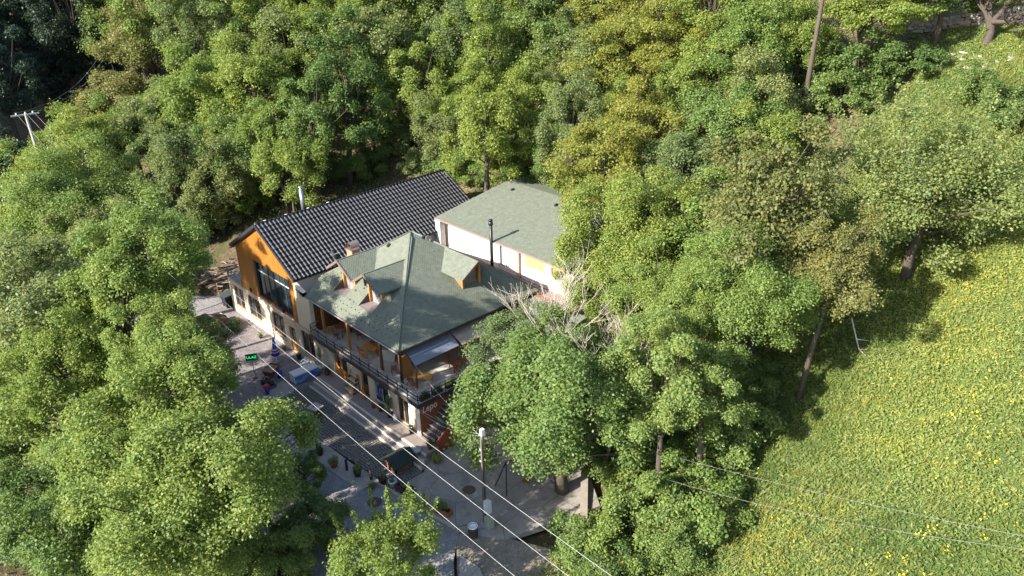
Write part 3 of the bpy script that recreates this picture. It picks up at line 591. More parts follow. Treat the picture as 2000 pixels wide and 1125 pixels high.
# ---- dormers
def dormer(cx, h, axis, tip, rz_, half, drop, back):
    """axis 'F': faces -Y; axis 'R': faces +X (cx is then the centre along y)"""
    d = bpy.data.objects.new("dormer", None); link(d, RH); o = wloc(RH)
    def T(a, b, z): return (cx+a, b, z) if axis == 'F' else (-b, cx+a, z)
    def tmap(mb):
        mb.v = [T(*v) for v in mb.v]; return mb
    ez = rz_-drop; dk_ = 1
    for s_ in (-1, 1):
        # each slope runs back until it dies into the main roof
        yb_r = back; yb_e = back-drop/SR
        m2 = MB().slab([(0,tip,rz_),(s_*half,tip,ez),(s_*half,yb_e,ez),(0,yb_r,rz_)], .11)
        rs = tmap(m2).build("dormer_roof", MAT_GREEN, d)
        O = Vector(T(s_*half,tip,ez)); u = Vector(T(s_*half,tip+1,ez))-O; w = Vector(T(0,tip,rz_))-O; L = w.length
        shingles("shingles", O+Vector((0,0,.005)), u, w, [(.1,0),(yb_e-tip,0),(yb_r-tip,L),(.1,L)], d, seed=11+s_)
        m2 = MB().bar((0,tip-.03,rz_-.05),(s_*(half+.04),tip-.03,ez-.07), .06, .20)
        tmap(m2).build("barge_board", M("dormer_barge", (.17,.125,.10), .6, .2, 4), d)
    tmap(MB().tube([(0,tip,rz_+.01),(0,back,rz_+.01)], .055, 6)).build("ridge_cap", MAT_GREEN, d)
    w0, w1, f0, f1, fz_ = h[0], h[1], h[2], h[3], h[4]
    hw = (w1-w0)/2-.12
    m2 = MB(); pts = [(-hw,fz_),(hw,fz_),(hw,rz_-drop*hw/half-.13),(0,rz_-.14),(-hw,rz_-drop*hw/half-.13)]; prism(m2, pts, f1-.02, f1+.06); tmap(m2).build("front_wall", MAT_GREYB if axis == 'F' else MAT_BROWN, d)
    for s_ in (-1, 1):
        m2 = MB().box(s_*(hw+.06)-.09, f1-.25, fz_, s_*(hw+.06)+.09, f1-.03, rz_-drop*.55-.1); tmap(m2).build("jamb", MAT_TIMBER, d)
        m2 = MB().box(s_*(hw+.14)-.03, f1-.03, fz_, s_*(hw+.14)+.03, back-drop*.7/SR, rz_-drop*.66-.1); tmap(m2).build("cheek", M("dormer_cheek", (.28,.15,.07), .65, .2, 3), d)
    tmap(MB().box(w0+.001, f0, fz_-.05, w1-.001, f1, fz_)).build("recess_floor", MAT_FLASH, d)
    if axis == 'F':
        for s_, xx in ((-1, w0), (1, w1)):
            m2 = MB(); prism_ = [(xx,f0,fz_),(xx,f1,fz_),(xx,f1,fz(f1))]; m2.poly(prism_); tmap(m2).build("recess_side", M("shaded_recess_board", (.10,.065,.055), .7, .2, 3), d)  # recess shade is put into the dark colour of these side boards
    else:
        m2 = MB().box(-hw+.18, f1-.05, fz_+.15, hw-.18, f1-.02, rz_-drop*.62); wn2 = tmap(m2).build("window", M("dormer_glass", (.03,.035,.04), .08, .1, 2, spec=.8), d)
        tmap(MB().box(-.03, f1-.08, fz_+.15, .03, f1-.05, rz_-drop*.62).box(-hw+.1,f1-.08,fz_+.08,hw-.1,f1-.05,fz_+.15)).build("mullion", MAT_TIMBER, d)
    return d
for h in (H1, H2): dormer((h[0]+h[1])/2, (-(h[1]-h[0])/2,(h[1]-h[0])/2,h[2],h[3],fz(h[2])), 'F', 1.62, 10.12, 1.8, 1.18, 5.6)
dormer(9.4, (-.95,.95,3.35,4.9,6.9), 'R', 3.72, 10.2, 1.68, 1.1, 7.95)
# ---- brick chimney with a barrel cowl
ch = bpy.data.objects.new("chimney", None); link(ch, RH)
def brick_mat():
    m_, nt, b = base_mat("chimney_brick", .85); br = N(nt, "ShaderNodeTexBrick"); v = coords(nt, (1,1,1), (math.radians(90),0,0)); nt.links.new(v, br.inputs[0])
    br.inputs["Color1"].default_value = (.50,.27,.16,1); br.inputs["Color2"].default_value = (.58,.36,.24,1); br.inputs["Mortar"].default_value = (.55,.48,.40,1); br.inputs["Scale"].default_value = 4.5; br.inputs["Mortar Size"].default_value = .025
    nt.links.new(br.outputs[0], b.inputs["Base Color"]); return m_
MB().box(-15.7,4.6,6.5,-14.85,5.4,9.25).build("stack", brick_mat(), ch)
cr = random.Random(3); bm_ = None
for c in range(14):
    z = 8.0+c*.089
    for k in range(4):
        for side in (0, 1):
            if side == 0: p = (-15.7+.106+k*.212+(.0 if c % 2 else .0), 4.592, z)
            else: p = (-14.842, 4.6+.1+k*.2, z)
            if bm_ is None: bm_ = MB().box(p[0]-.098,p[1]-.012,z-.038,p[0]+.098,p[1]+.012,z+.038).build("brick", M("loose_brick", (.52,.30,.18), .85, .3, 3, rand=.35), ch); bp = p
            else: share(bm_, "brick", ch, (p[0]-bp[0],p[1]-bp[1],p[2]-bp[2]) if side == 0 else tuple(Vector(p)-wloc(RH)-Matrix.Rotation(math.pi/2,3,'Z')@(Vector(bp)-wloc(RH))), (0,0,0 if side == 0 else math.pi/2))
mb = MB().box(-15.76,4.54,9.253,-14.79,5.46,9.33)
for k in range(9):
    a0, a1 = math.pi*k/9, math.pi*(k+1)/9; R_ = .44
    mb.poly([(-15.275+R_*math.cos(a0),4.55,9.5+R_*math.sin(a0)),(-15.275+R_*math.cos(a1),4.55,9.5+R_*math.sin(a1)),(-15.275+R_*math.cos(a1),5.45,9.5+R_*math.sin(a1)),(-15.275+R_*math.cos(a0),5.45,9.5+R_*math.sin(a0))])
for x in (-15.71,-14.84):
    for y in (4.58,5.42): mb.box(x-.02,y-.02,9.33,x+.02,y+.02,9.55)
mb.build("cowl", M("copper_brown_cowl", (.33,.245,.22), .35, .2, 5, metal=.6), ch)
# ---- terrace railing
rg = bpy.data.objects.new("railing", None); link(rg, RH); MAT_RAILW = M("weathered_rail", (.26,.205,.16), .6, .3, 5); z0 = 3.06
for z, w_, hh in ((4.0,.12,.06),(3.68,.05,.05),(3.36,.05,.05)):
    m_ = MAT_RAILW if z > 3.9 else MAT_DARKM
    MB().box(-14.9,-.30-w_/2,z-hh/2,.30-w_/2,-.30+w_/2,z+hh/2).build("rail", m_, rg); MB().box(.30-w_/2+.001,-.30-w_/2,z-hh/2,.30+w_/2,6.2,z+hh/2).build("rail", m_, rg)
    MB().box(-14.9,-.3+w_/2,z-hh/2,-14.85,.6,z+hh/2).build("rail", m_, rg)
pm = None
for x, y in [(-14.85+1.26*k,-.30) for k in range(12)] + [(.30,-.30)] + [(.30,-.30+1.3*k) for k in range(1, 6)]:
    if pm is None: pm = MB().box(x-.025,y-.025,2.75,x+.025,y+.025,3.97).build("post", MAT_DARKM, rg); p0 = (x, y)
    else: share(pm, "post", rg, (x-p0[0], y-p0[1], 0))
MB().box(-14.9,-.335,3.025,-2.5,-.30,3.2).build("kick_board", MAT_RAILW, rg)
# ---- outside stair along the red wall
sg = bpy.data.objects.new("outside_stair", None); link(sg, RH); n = 13; sm = None
for k in range(n):
    y = .12+.30*k; z = -.02+3.04*(k+1)/n
    if sm is None: sm = MB().box(.004,y,z-.24,1.62,y+.40,z).build("step", M("dark_stair", (.085,.072,.065), .8, .25, 3), sg); s0 = (y, z)
    else: share(sm, "step", sg, (0, y-s0[0], z-s0[1]))
    MB().box(.006,y-.03,z-.04,1.62,y+.03,z+.006).build("nosing", M("worn_nosing", (.34,.29,.26), .7, .2, 3), sg)
mb = MB(); P = [(-.2,-.75),(4.6,-.75),(4.6,3.0),(4.0,3.0),(-.2,.0)]; b = len(mb.v)
mb.v += [(1.63,y,z) for y, z in P]+[(1.82,y,z) for y, z in P]; mb.f += [(4,3,2,1,0),(5,6,7,8,9)]+[(i,(i+1) % 5,5+(i+1) % 5,5+i) for i in range(5)]
mb.build("stair_side_wall", MAT_RED, sg)
MB().bar((1.72,-.1,.93),(1.72,4.0,3.95), .07,.05).bar((1.72,-.1,.62),(1.72,4.0,3.64), .05,.05).bar((1.72,-.1,.34),(1.72,4.0,3.36), .05,.05).build("stair_rail", MAT_DARKM, sg)
for k in range(5): y = 0.0+.95*k; MB().box(1.69,y-.03,.0+.73*y,1.75,y+.03,.98+.73*y).build("stair_post", MAT_DARKM, sg)
# ---- annex roof on the right, seen through the maple
MB().slab([(-2.2,8.4,5.0),(3.6,8.4,5.0),(3.6,14.4,6.0),(-2.2,14.4,6.0)], .14).build("annex_roof", MAT_GREEN, RH)
MB().box(.1,9.0,-.6,3.3,14,4.9).build("annex_wall", MAT_RED, RH)
# ---------------------------------------------------------------- pale rear house
BH = thing("rear_house", "pale low house with a shallow grey-green roof behind the restaurant", "house", (-8, 24, 5))
MB().box(-16.7,16.2,3.5,1.5,16.5,8.62).box(-16.7,16.5,3.5,-16.4,33,8.7).box(1.2,16.5,3.5,1.5,33,8.7).box(-16.4,32.7,3.5,1.2,33,8.7).build("wall", M("pinkish_white_wall", (.72,.62,.54), .85, .14, 1.6, .03, stretch=(1,1,.3)), BH)
bw, bz0, bz1 = (-17.3,-2.3), 8.7, 10.25
mb = MB().slab([(-17.3,15.6,8.7),(2.2,15.6,8.7),(-7.2,25,10.25),(-17.0,25,10.25)], .16); mb.slab([(2.2,15.6,8.7),(2.2,34,8.7),(-7.2,25,10.25)], .16); mb.slab([(-17.0,25,10.25),(-7.2,25,10.25),(2.2,34,8.7),(-17.3,34,8.7)], .16)
br_ = mb.build("roof", MAT_GREEN, BH, label="shallow grey-green shingle roof")
shingles("shingles", (-17.3,15.6,8.705), (1,0,0), (0,9.4,1.55), [(0.1,0),(19.4,0),(10.1,9.5),(.4,9.5)], br_, tw=.32, rh=.22, seed=9)
MB().bar((-17.3,15.57,8.6),(2.2,15.57,8.6),.05,.2).build("fascia", M("rear_fascia", (.22,.15,.12), .6, .2, 4), br_)
MB().tube([(-17.3,15.5,8.62),(2.0,15.5,8.6)], .06).build("gutter", M("brown_gutter", (.22,.16,.14), .45, .2, 5), br_)
for x, y in ((-14.85,23.6),(-8.6,23.4)): MB().obox((x,y,10.05), (.22,.4,.22), .3).build("roof_vent", MAT_DARKM, br_)
MB().box(-17.0,15.35,5.9,-16.3,15.95,8.5).box(-17.06,15.29,8.5,-16.24,16.01,8.6).build("vent_shaft", M("grey_duct", (.45,.45,.44), .6, .12, 3), BH)
MB().box(-16.8,15.5,8.603,-16.5,15.8,8.61).build("shaft_opening", MAT_DARKM, BH)
MB().box(-17.0,14.55,5.55,3,16.2,5.75).build("walkway", M("walkway_felt", (.23,.18,.155), .85, .25, 2), BH)
MB().box(-16.2,16.13,6.3,1.4,16.197,6.36).build("ledge", M("ledge_taupe", (.35,.28,.24), .7, .1, 2), BH)  # ledge line along the wall, one plain taupe
MB().box(-6.3,15.95,5.75,-5.95,16.19,8.5).build("pilaster", M("brown_pilaster", (.34,.25,.22), .7, .15, 3), BH)
for k in range(6): MB().box(-5.4,16.10,7.2+k*.17,-.4,16.16,7.32+k*.17).build("slat", M("larch_slat", (.56,.30,.13), .6, .2, 4), BH)
MB().box(-6.9,16.15,6.1,-6.4,16.198,7.3).build("fuse_box", M("box_grey", (.5,.45,.44), .5, .1, 3), BH)
wv_ = MB().box(-4.9,16.12,6.0,-3.2,16.196,7.1).build("shutter", MAT_WHITE, BH); MB().box(-2.6,15.8,7.5,-1.9,16.19,8.1).build("air_conditioner", M("ac_white", (.75,.75,.73), .4, .05, 3), BH)
MB().box(-9.0,16.16,5.9,1.0,16.198,6.1).build("skirting", M("skirting_grey", (.5,.46,.43), .6, .15, 3), BH)
# black flue between the roofs
fl = thing("black_flue_pipe", "tall matt black flue pipe standing before the pale rear house", "flue", (-8.75, 15.25, 5.75))
MB().tube([(-8.75,15.25,5.75),(-8.75,15.25,10.45)], .15, 12).build("pipe", MAT_DARKM, fl, True)
mb = MB().lathe((-8.75,15.25,10.4), [(.15,-.1),(.22,-.05),(.19,.25),(.16,.26)], 12).lathe((-8.75,15.25,10.72), [(.19,0),(.20,.1),(.02,.14)], 12); mb.build("cap", MAT_DARKM, fl, True)
MB().bar((-8.6,15.3,8.5),(-8.0,15.6,8.62), .03).build("bracket", MAT_GREYM, fl)
# ================================================================ leaves, used by pots and trees
def leaf_quads(P, Nrm, size, rng, wide=.36, tdir=None):
    n = len(P); Nrm = Nrm/np.linalg.norm(Nrm, axis=1, keepdims=True)
    t = rng.normal(size=(n,3)) if tdir is None else tdir.copy(); t -= (t*Nrm).sum(1, keepdims=True)*Nrm; t /= np.linalg.norm(t, axis=1, keepdims=True)+1e-9
    b = np.cross(Nrm, t); l = (size*rng.uniform(.6, 1.35, n))[:,None]
    V = np.stack([P-t*l*.5, P+b*l*wide-Nrm*l*.08+t*l*.05, P+t*l*.5-Nrm*l*.12, P-b*l*wide-Nrm*l*.08+t*l*.05], 1).reshape(-1,3)
    return V, np.arange(4*n).reshape(n,4)
LEAF = {k: leaf_mat("leaf_"+k, c, .16 if "meadow" in k or "grass" in k else .55, t) for k, c, t in (
    ("maple", (.205,.292,.086), .52), ("fresh", (.235,.312,.086), .54), ("forest", (.182,.266,.088), .50), ("deep", (.118,.190,.062), .46), ("grey_green", (.215,.268,.112), .50),
    ("locust", (.245,.275,.068), .52), ("olive", (.208,.222,.086), .50), ("pear", (.215,.272,.104), .50), ("dark_shaded", (.028,.052,.032), .28), ("bluish", (.170,.230,.098), .48), ("meadow", (.225,.295,.102), .52), ("meadow_yellow", (.305,.335,.102), .52), ("tall_grass", (.235,.268,.085), .48), ("pot", (.066,.120,.038), .34))}  # darkest green: valley shade mixed into the colour; dark pot plants use it too
def blob(name, c, r, n, leaf, mat, parent, seed=0, up=.6):
    rng = np.random.RandomState(seed); d = rng.normal(size=(n,3)); d /= np.linalg.norm(d, axis=1, keepdims=True)
    P = d*np.array(r)*rng.uniform(.35, 1.0, (n,1)); Nn = d*.6+np.array([0,0,up])+rng.normal(size=(n,3))*.5
    V, F = leaf_quads(P, Nn, leaf, rng); off = wloc(parent); me = fast_mesh(name, V+np.array([c[0]-off.x,c[1]-off.y,c[2]-off.z]), F, mat)
    return link(bpy.data.objects.new(name, me), parent)
MAT_TERRA = M("terracotta", (.30,.115,.06), .8, .25, 4, .08); MAT_DKPOT = M("dark_brown_pot", (.07,.04,.03), .7, .3, 4); MAT_SOIL = M("potting_soil", (.03,.022,.017), .95, .2, 6)
MAT_WPOT = M("whitewashed_pot", (.62,.60,.56), .6, .15, 4); MAT_PLASW = M("white_plastic", (.74,.75,.78), .35, .05, 3)
MAT_AMBER = M("amber_teak", (.50,.235,.055), .5, .3, 5, .05); MAT_TEAK = M("brown_teak", (.25,.105,.045), .5, .3, 5, .05); MAT_BLUE = M("bright_blue_plastic", (.015,.045,.36), .35, .15, 3); MAT_REDP = M("red_plastic", (.55,.02,.02), .4, .15, 3)
def potted(x, y, z, r, h, label, pot=None, plant="pot", pr=(.3,.3,.3), n=260, leaf=.09, seed=1, stem=0.0):
    t = thing("potted_plant", label, "potted plant", (x, y, z), group="potted plants")
    MB().lathe((x,y,z), [(r*.72,0),(r*.95,h*.85),(r*1.06,h*.86),(r*1.06,h),(r*.9,h),(r*.88,h*.88),(0,h*.88)], 14).build("pot", pot or MAT_TERRA, t, True)
    if stem: MB().tube([(x,y,z+h*.8),(x+.03,y,z+h+stem)], [.03,.015], 6).build("stem", MAT_BROWN, t)
    blob("foliage", (x,y,z+h+stem+pr[2]*.55), pr, n, leaf, LEAF[plant], t, seed)
    return t
# ---------------------------------------------------------------- terrace furniture
def make_chair(mat):
    t = thing("folding_chair", "x", "chair")
    for s_ in (-1, 1):
        MB().bar((s_*.20,.22,0),(s_*.20,-.24,.92), .045,.03).build("back_leg", mat, t); MB().bar((s_*.17,-.20,0),(s_*.17,.20,.46), .045,.03).build("front_leg", mat, t)
    mb = MB()
    for k in range(6): mb.box(-.22,-.20+k*.075,.44,.22,-.14+k*.075,.462)
    mb.build("seat", mat, t, kind="stuff")
    mb = MB().bar((-.2,-.20,.84),(.2,-.20,.84),.02,.10).bar((-.2,-.10,.60),(.2,-.10,.60),.02,.05)
    for k in range(5): mb.bar((-.14+k*.07,-.105,.60),(-.14+k*.07,-.20,.84),.03,.015)
    mb.build("backrest", mat, t, kind="stuff"); return t
def make_table(mat, L=1.35, W=.8, octo=False):
    t = thing("wooden_table", "x", "table")
    if octo: MB().lathe((0,0,0), [(.62,.70),(.66,.70),(.66,.745),(0,.745)], 8).build("table_top", mat, t)
    else:
        for k in range(6): w = W/6; MB().box(-L/2,-W/2+k*w+.006,.705,L/2,-W/2+(k+1)*w-.006,.735).build("plank", mat, t)
    for sx in (-1, 1):
        for sy in (-1, 1): MB().box(sx*(L/2-.12)-.03,sy*(W/2-.1)-.03,0,sx*(L/2-.12)+.03,sy*(W/2-.1)+.03,.70).build("leg", mat, t)
    return t
TZ = 3.02
for proto, mat, spots in ((0, MAT_AMBER, [(-7.95,.55,.35,"golden folding chair pushed to the sunlit table, nearest the railing"),(-8.85,.75,-.5,"golden folding chair at the sunlit table, on its left end"),(-13.65,.95,.9,"bright lit folding chair turned sideways by the eight-sided table")]),
                          (1, MAT_TEAK, [(-12.55,.75,-.1,"brown folding chair with its back to the railing at the eight-sided table"),(-11.2,2.2,-1.9,"folding chair lying against the dark partition behind the second column"),(-4.5,1.0,1.2,"dark slatted chair standing alone between the two right columns"),(-2.35,.95,.2,"brown chair beside the corner column, left of the orange table"),(-1.55,.75,-.25,"brown chair nearest the corner at the orange table"),(-1.0,4.6,2.6,"dim folding chair deep under the blue-grey awning"),(-9.3,2.3,2.8,"chair tucked behind the sunlit golden table")])):
    src = None
    for x, y, rz, lab in spots:
        o = copy_tree(src) if src else make_chair(mat); src = src or o
        o.location = (x, y, TZ); o.rotation_euler = (0, 0, rz); tag(o, lab, "chair", "folding chairs on the terrace")
for mat, L, W, oc, x, y, rz, lab in ((MAT_TEAK,1.3,1.3,True,-13.1,1.75,.2,"brown eight-sided table at the left end of the upper terrace"),(MAT_AMBER,1.4,.8,False,-8.3,1.35,.25,"golden slatted table in the sun behind the railing"),
                                     (MAT_AMBER,1.5,.85,False,-1.75,1.75,.6,"orange table by the terrace corner above the lettering"),(MAT_TEAK,1.4,.8,False,-1.5,5.0,1.5,"dark table in the shade under the awning"),(MAT_TEAK,1.3,.8,False,-4.3,2.1,.3,"shaded brown table behind the corner column")):
    o = make_table(mat, L, W, oc); o.location = (x, y, TZ); o.rotation_euler = (0,0,rz); tag(o, lab, "table", "tables on the terrace")
ps = thing("folded_panel", "pale grey panel leaning on the terrace between the columns", "panel", (-6.6,1.9,TZ)); MB().obox((-6.6,1.9,TZ+.4), (1.3,.05,.85), .5, -.5).build("sheet", M("grey_canvas", (.45,.42,.38), .8, .1, 2), ps)
for k, (y, sd) in enumerate(((.5,3),(1.7,4),(3.0,5),(4.3,6))):
    t = thing("planter_box", ["leafy balcony planter at the terrace corner above the lettering","balcony planter second from the terrace corner","balcony planter third from the corner, with trailing green","farthest balcony planter, half hidden by the maple"][k], "planter", (.05,y,TZ), group="balcony planters")
    MB().box(-.1,y-.45,TZ,.2,y+.45,TZ+.28).build("box", MAT_DKPOT, t); blob("foliage", (.08,y,TZ+.5), (.3,.5,.32), 340, .10, LEAF["forest" if k else "pot"], t, sd)
# awnings over the side terrace
aw = thing("awning", "blue-grey sheet awning sloping out from the right eaves", "awning", (-2.2, 3.2, 5.5)); MAT_AW = M("blue_grey_sheet", (.16,.17,.215), .35, .12, 2, spec=.6)
MB().slab([(-2.95,1.05,5.86),(-1.45,.95,5.08),(-1.5,5.25,5.08),(-3.0,5.35,5.86)], .03).build("sheet", MAT_AW, aw)
MB().bar((-2.2,1.02,5.495),(-2.2,4.75,5.495), .03,.03).build("rib", M("pale_rib", (.6,.62,.68), .4, .1, 3), aw)
MB().bar((-1.46,.95,5.05),(-1.5,5.25,5.05), .05,.06).bar((-2.97,1.0,5.82),(-1.45,.95,5.05), .05,.05).build("frame", MAT_DARKM, aw)
for y in (1.05, 5.2): MB().box(-1.62,y-.05,3.02,-1.52,y+.05,5.06).build("post", MAT_BROWN, aw)
aw = thing("awning", "taupe flat awning between the blue-grey one and the maple", "awning", (-2, 7.2, 5.5))
MB().slab([(-2.95,5.42,5.86),(-1.2,5.36,5.2),(-1.2,9.5,5.2),(-2.95,9.5,5.86)], .03).build("sheet", M("taupe_sheet", (.26,.215,.18), .6, .2, 2), aw); MB().bar((-1.2,5.36,5.15),(-1.2,9.5,5.15), .05,.08).build("frame", MAT_DARKM, aw)
dish = thing("satellite_dish", "dark satellite dish on the black roof left of the first dormer", "satellite dish", (-17.0,4.0,7.6))
prof = [(.02,0),(.25,.04),(.45,.12),(.56,.2)]; mb = MB().lathe((0,0,0), prof, 18); mm = Matrix.Translation((-17.0,4.0,8.35)) @ Matrix.Rotation(.75,4,'Y') @ Matrix.Rotation(-.6,4,'X'); mb.v = [tuple(mm @ Vector(v)) for v in mb.v]
mb.build("reflector", M("dish_grey", (.045,.05,.055), .45, .2, 4), dish, True); MB().tube([(-17.0,4.0,8.35),(-17.0,4.05,7.4)], .03).build("mast", MAT_GREYM, dish); MB().tube([tuple(mm @ Vector((0,-.4,.1))), tuple(mm @ Vector((0,0,.55)))], .015).build("feed_arm", MAT_PLASW, dish)
# ---------------------------------------------------------------- the yard
sg_ = thing("entrance_sign", "small black electronic sign glowing green with the word ULAZ", "sign", (-17.55,-4.75,-.6), math.atan2(.68,.44))
so = wloc(sg_); Mx = Matrix.Rotation(math.atan2(.68,.44),4,'Z')
def loc_mb(mb, base): mb.v = [(v[0]+base[0], v[1]+base[1], v[2]+base[2]) for v in mb.v]; return mb
loc_mb(MB().tube([(0,0,0),(0,0,1.9)], .03), so).build("post", MAT_GREYM, sg_); loc_mb(MB().box(-.48,-.07,1.85,.48,.07,2.4), so).build("case", MAT_DARKM, sg_)
loc_mb(MB().lathe((0,0,0), [(.22,0),(.22,.04),(.05,.06)], 12), so).build("foot", MAT_DARKM, sg_)
em = bpy.data.materials.new("green_led"); em.use_nodes = True; pb = em.node_tree.nodes["Principled BSDF"]; pb.inputs["Base Color"].default_value = (.02,.3,.08,1); pb.inputs["Emission Color"].default_value = (.02,.95,.22,1); pb.inputs["Emission Strength"].default_value = .55
text_mesh("lettering", "ULAZ", .34, em, sg_, Matrix.Translation((so.x,so.y-.075,so.z+2.13)) @ Matrix.Rotation(math.pi/2,4,'X'), .004)
pa = thing("closed_parasol", "closed blue parasol with a white and red printed band", "parasol", (-18.6,-2.1,-.6)); c = (-18.6,-2.1,-.6)
MB().tube([c,(c[0],c[1],2.05)], .03).build("pole", MAT_PLASW, pa); MB().lathe(c, [(.28,0),(.28,.07),(.05,.1)], 14).build("base", MAT_CONC, pa)
def folds(z0, z1, r0, r1):
    mb = MB(); n = 24
    for z, r in ((z0,r0),(z1,r1)):
        for k in range(n): a = 2*math.pi*k/n; q = r*(1.12 if k % 2 else .84); mb.v.append((c[0]+q*math.cos(a),c[1]+q*math.sin(a),c[2]+z))
    mb.f = [(k,(k+1) % n,n+(k+1) % n,n+k) for k in range(n)]; return mb
folds(1.45,2.55,.21,.05).build("canopy", M("sky_blue_cloth", (.02,.19,.58), .7, .15, 5), pa); folds(1.1,1.448,.29,.21).build("printed_band", M("white_cloth", (.72,.70,.70), .7, .08, 5), pa); folds(.78,1.098,.34,.29).build("hem", M("royal_blue_cloth", (.012,.04,.40), .7, .15, 5), pa)
folds(1.18,1.34,.292,.252).build("red_print", M("red_print", (.55,.02,.02), .6, .1, 3), pa); MB().lathe((c[0],c[1],c[2]+2.53), [(.05,0),(.06,.06),(.0,.12)], 8).build("finial", MAT_PLASW, pa)
fz_ = thing("chest_freezer", "blue and white ice cream chest freezer beside the steps", "freezer", (-14.45,-1.7,-.6)); X0, X1, Ya, Yb = -14.9, -14.0, -2.85, -.5
MB().box(X0,Ya,-.5,X1,Yb,.22).build("body", MAT_PLASW, fz_, bevel=.03)
fm, nt, b = base_mat("freezer_print", .4); v = coords(nt, (1,1,1)); sx = N(nt,"ShaderNodeSeparateXYZ"); nt.links.new(v, sx.inputs[0])
nt.links.new(mixc(nt, .5, ramp(nt, noise(nt, coords(nt,(1,.6,1.6)), 1.6, 3), [(.36,(.02,.07,.36)),(.52,(.10,.24,.55)),(.66,(.62,.68,.78))]), (.10,.22,.50)), b.inputs["Base Color"])
MB().box(X1+.003,Ya+.03,-.45,X1+.012,Yb-.03,.17).build("side_panel", fm, fz_)
MB().slab([(X0-.02,Ya-.02,.34),(X1+.03,Ya-.02,.30),(X1+.03,Yb+.02,.30),(X0-.02,Yb+.02,.34)], .075).build("lid", M("milky_lid", (.70,.70,.66), .3, .08, 2), fz_, bevel=.015); MB().box(X0,Ya,.222,X1,Yb,.255).build("seal", M("tan_seal", (.30,.22,.13), .6, .2, 4), fz_)
text_mesh("logo_backing", "Frikom", .33, MAT_PLASW, fz_, Matrix.Translation((X1+.016,-1.62,-.13)) @ Matrix.Rotation(.10,4,'X') @ Matrix(((0,0,1,0),(1,0,0,0),(0,1,0,0),(0,0,0,1))), .003, .25)
text_mesh("logo_lettering", "Frikom", .31, MAT_REDP, fz_, Matrix.Translation((X1+.026,-1.60,-.12)) @ Matrix.Rotation(.10,4,'X') @ Matrix(((0,0,1,0),(1,0,0,0),(0,1,0,0),(0,0,0,1))), .003, .25)
for y in (Ya+.2, Yb-.2):
    for x in (X0+.12, X1-.12): MB().tube([(x,y,-.6),(x,y,-.5)], .05, 8).build("foot", MAT_DARKM, fz_)
pc = thing("plastic_chair", "white plastic garden chair behind the freezer", "chair", (-16.0,-.75,-.6), .5); b_ = wloc(pc)
loc_mb(MB().box(-.24,-.22,.42,.24,.22,.45), b_).build("seat", MAT_PLASW, pc)
for sx_ in (-1, 1):
    for sy_ in (-1, 1): loc_mb(MB().bar((sx_*.25,sy_*.25,0),(sx_*.21,sy_*.2,.43), .05), b_).build("leg", MAT_PLASW, pc)
    loc_mb(MB().bar((sx_*.27,-.2,.64),(sx_*.27,.26,.66), .05,.03).bar((sx_*.27,-.2,.43),(sx_*.27,-.2,.64), .04), b_).build("armrest", MAT_PLASW, pc)
mb = MB()
for k in range(7): a = -.9+k*.3; mb.bar((.26*math.sin(a),.22+.06*math.cos(a),.45),(.28*math.sin(a),.30+.06*math.cos(a),.86-.1*abs(math.sin(a))), .035,.02)
mb.tube([(.29*math.sin(-.95+k*.19),.31+.06*math.cos(-.95+k*.19),.88-.1*abs(math.sin(-.95+k*.19))) for k in range(11)], .02, 6); loc_mb(mb, b_).build("backrest", MAT_PLASW, pc, kind="stuff")
# brown cart with clutter
ct = thing("barrow", "brown rusty-looking barrow with a tilted tray near the concrete slab", "barrow", (-16.7,-3.6,-.6), .5); b_ = wloc(ct)
mb = MB(); P0 = [(-.35,-.5,.35),(.35,-.5,.35),(.35,.5,.42),(-.35,.5,.42)]; P1 = [(-.5,-.68,.85),(.5,-.68,.85),(.5,.66,.95),(-.5,.66,.95)]; mb.v = P0+P1; mb.f = [(0,1,2,3)]+[(i,(i+1) % 4,4+(i+1) % 4,4+i) for i in range(4)]+[(3,2,1,0)]+[(4+i,4+(i+1) % 4,(i+1) % 4,i) for i in range(4)]
loc_mb(mb, b_).build("tray", M("rusty_brown_sheet", (.17,.095,.06), .7, .35, 4), ct)
loc_mb(MB().box(-.46,-.62,.80,.46,.6,.86), b_).build("load", M("cardboard_brown", (.30,.17,.10), .8, .3, 3), ct)
for s_ in (-1,1): loc_mb(MB().bar((s_*.3,-.9,.28),(s_*.36,1.1,.5), .045).bar((s_*.3,.5,.4),(s_*.36,.55,0), .04), b_).build("handle", MAT_DARKM, ct)
loc_mb(MB().tube([(-.05,-.85,.2),(.05,-.85,.2)], .2, 14), b_).build("wheel", MAT_DARKM, ct)
def bucket(x, y, z, r, h, mat, label, top=None):
    t = thing("bucket", label, "bucket", (x,y,z)); MB().lathe((x,y,z), [(r*.75,0),(r,h),(r*.94,h),(r*.72,.04),(0,.04)], 16).build("body", mat, t, True)
    if top: MB().lathe((x,y,z+h), [(r*.9,-.05),(r*1.1,.02),(r*1.15,.14),(r*.9,.22),(r*.3,.25),(0,.24)], 10).build("top_bowl", top, t)
    MB().tube([(x-r*.98,y,z+h*.92),(x-r*.5,y,z+h*.92+r*.6),(x+r*.5,y,z+h*.92+r*.6),(x+r*.98,y,z+h*.92)], .012, 5).build("handle", MAT_GREYM, t)
bucket(-16.1,-3.15,-.6,.24,.62,MAT_BLUE,"deep blue bucket at the end of the brown barrow")
bucket(-14.45,-5.2,-.52,.24,.62,MAT_BLUE,"blue tub topped with a red bowl on the concrete slab", MAT_REDP)
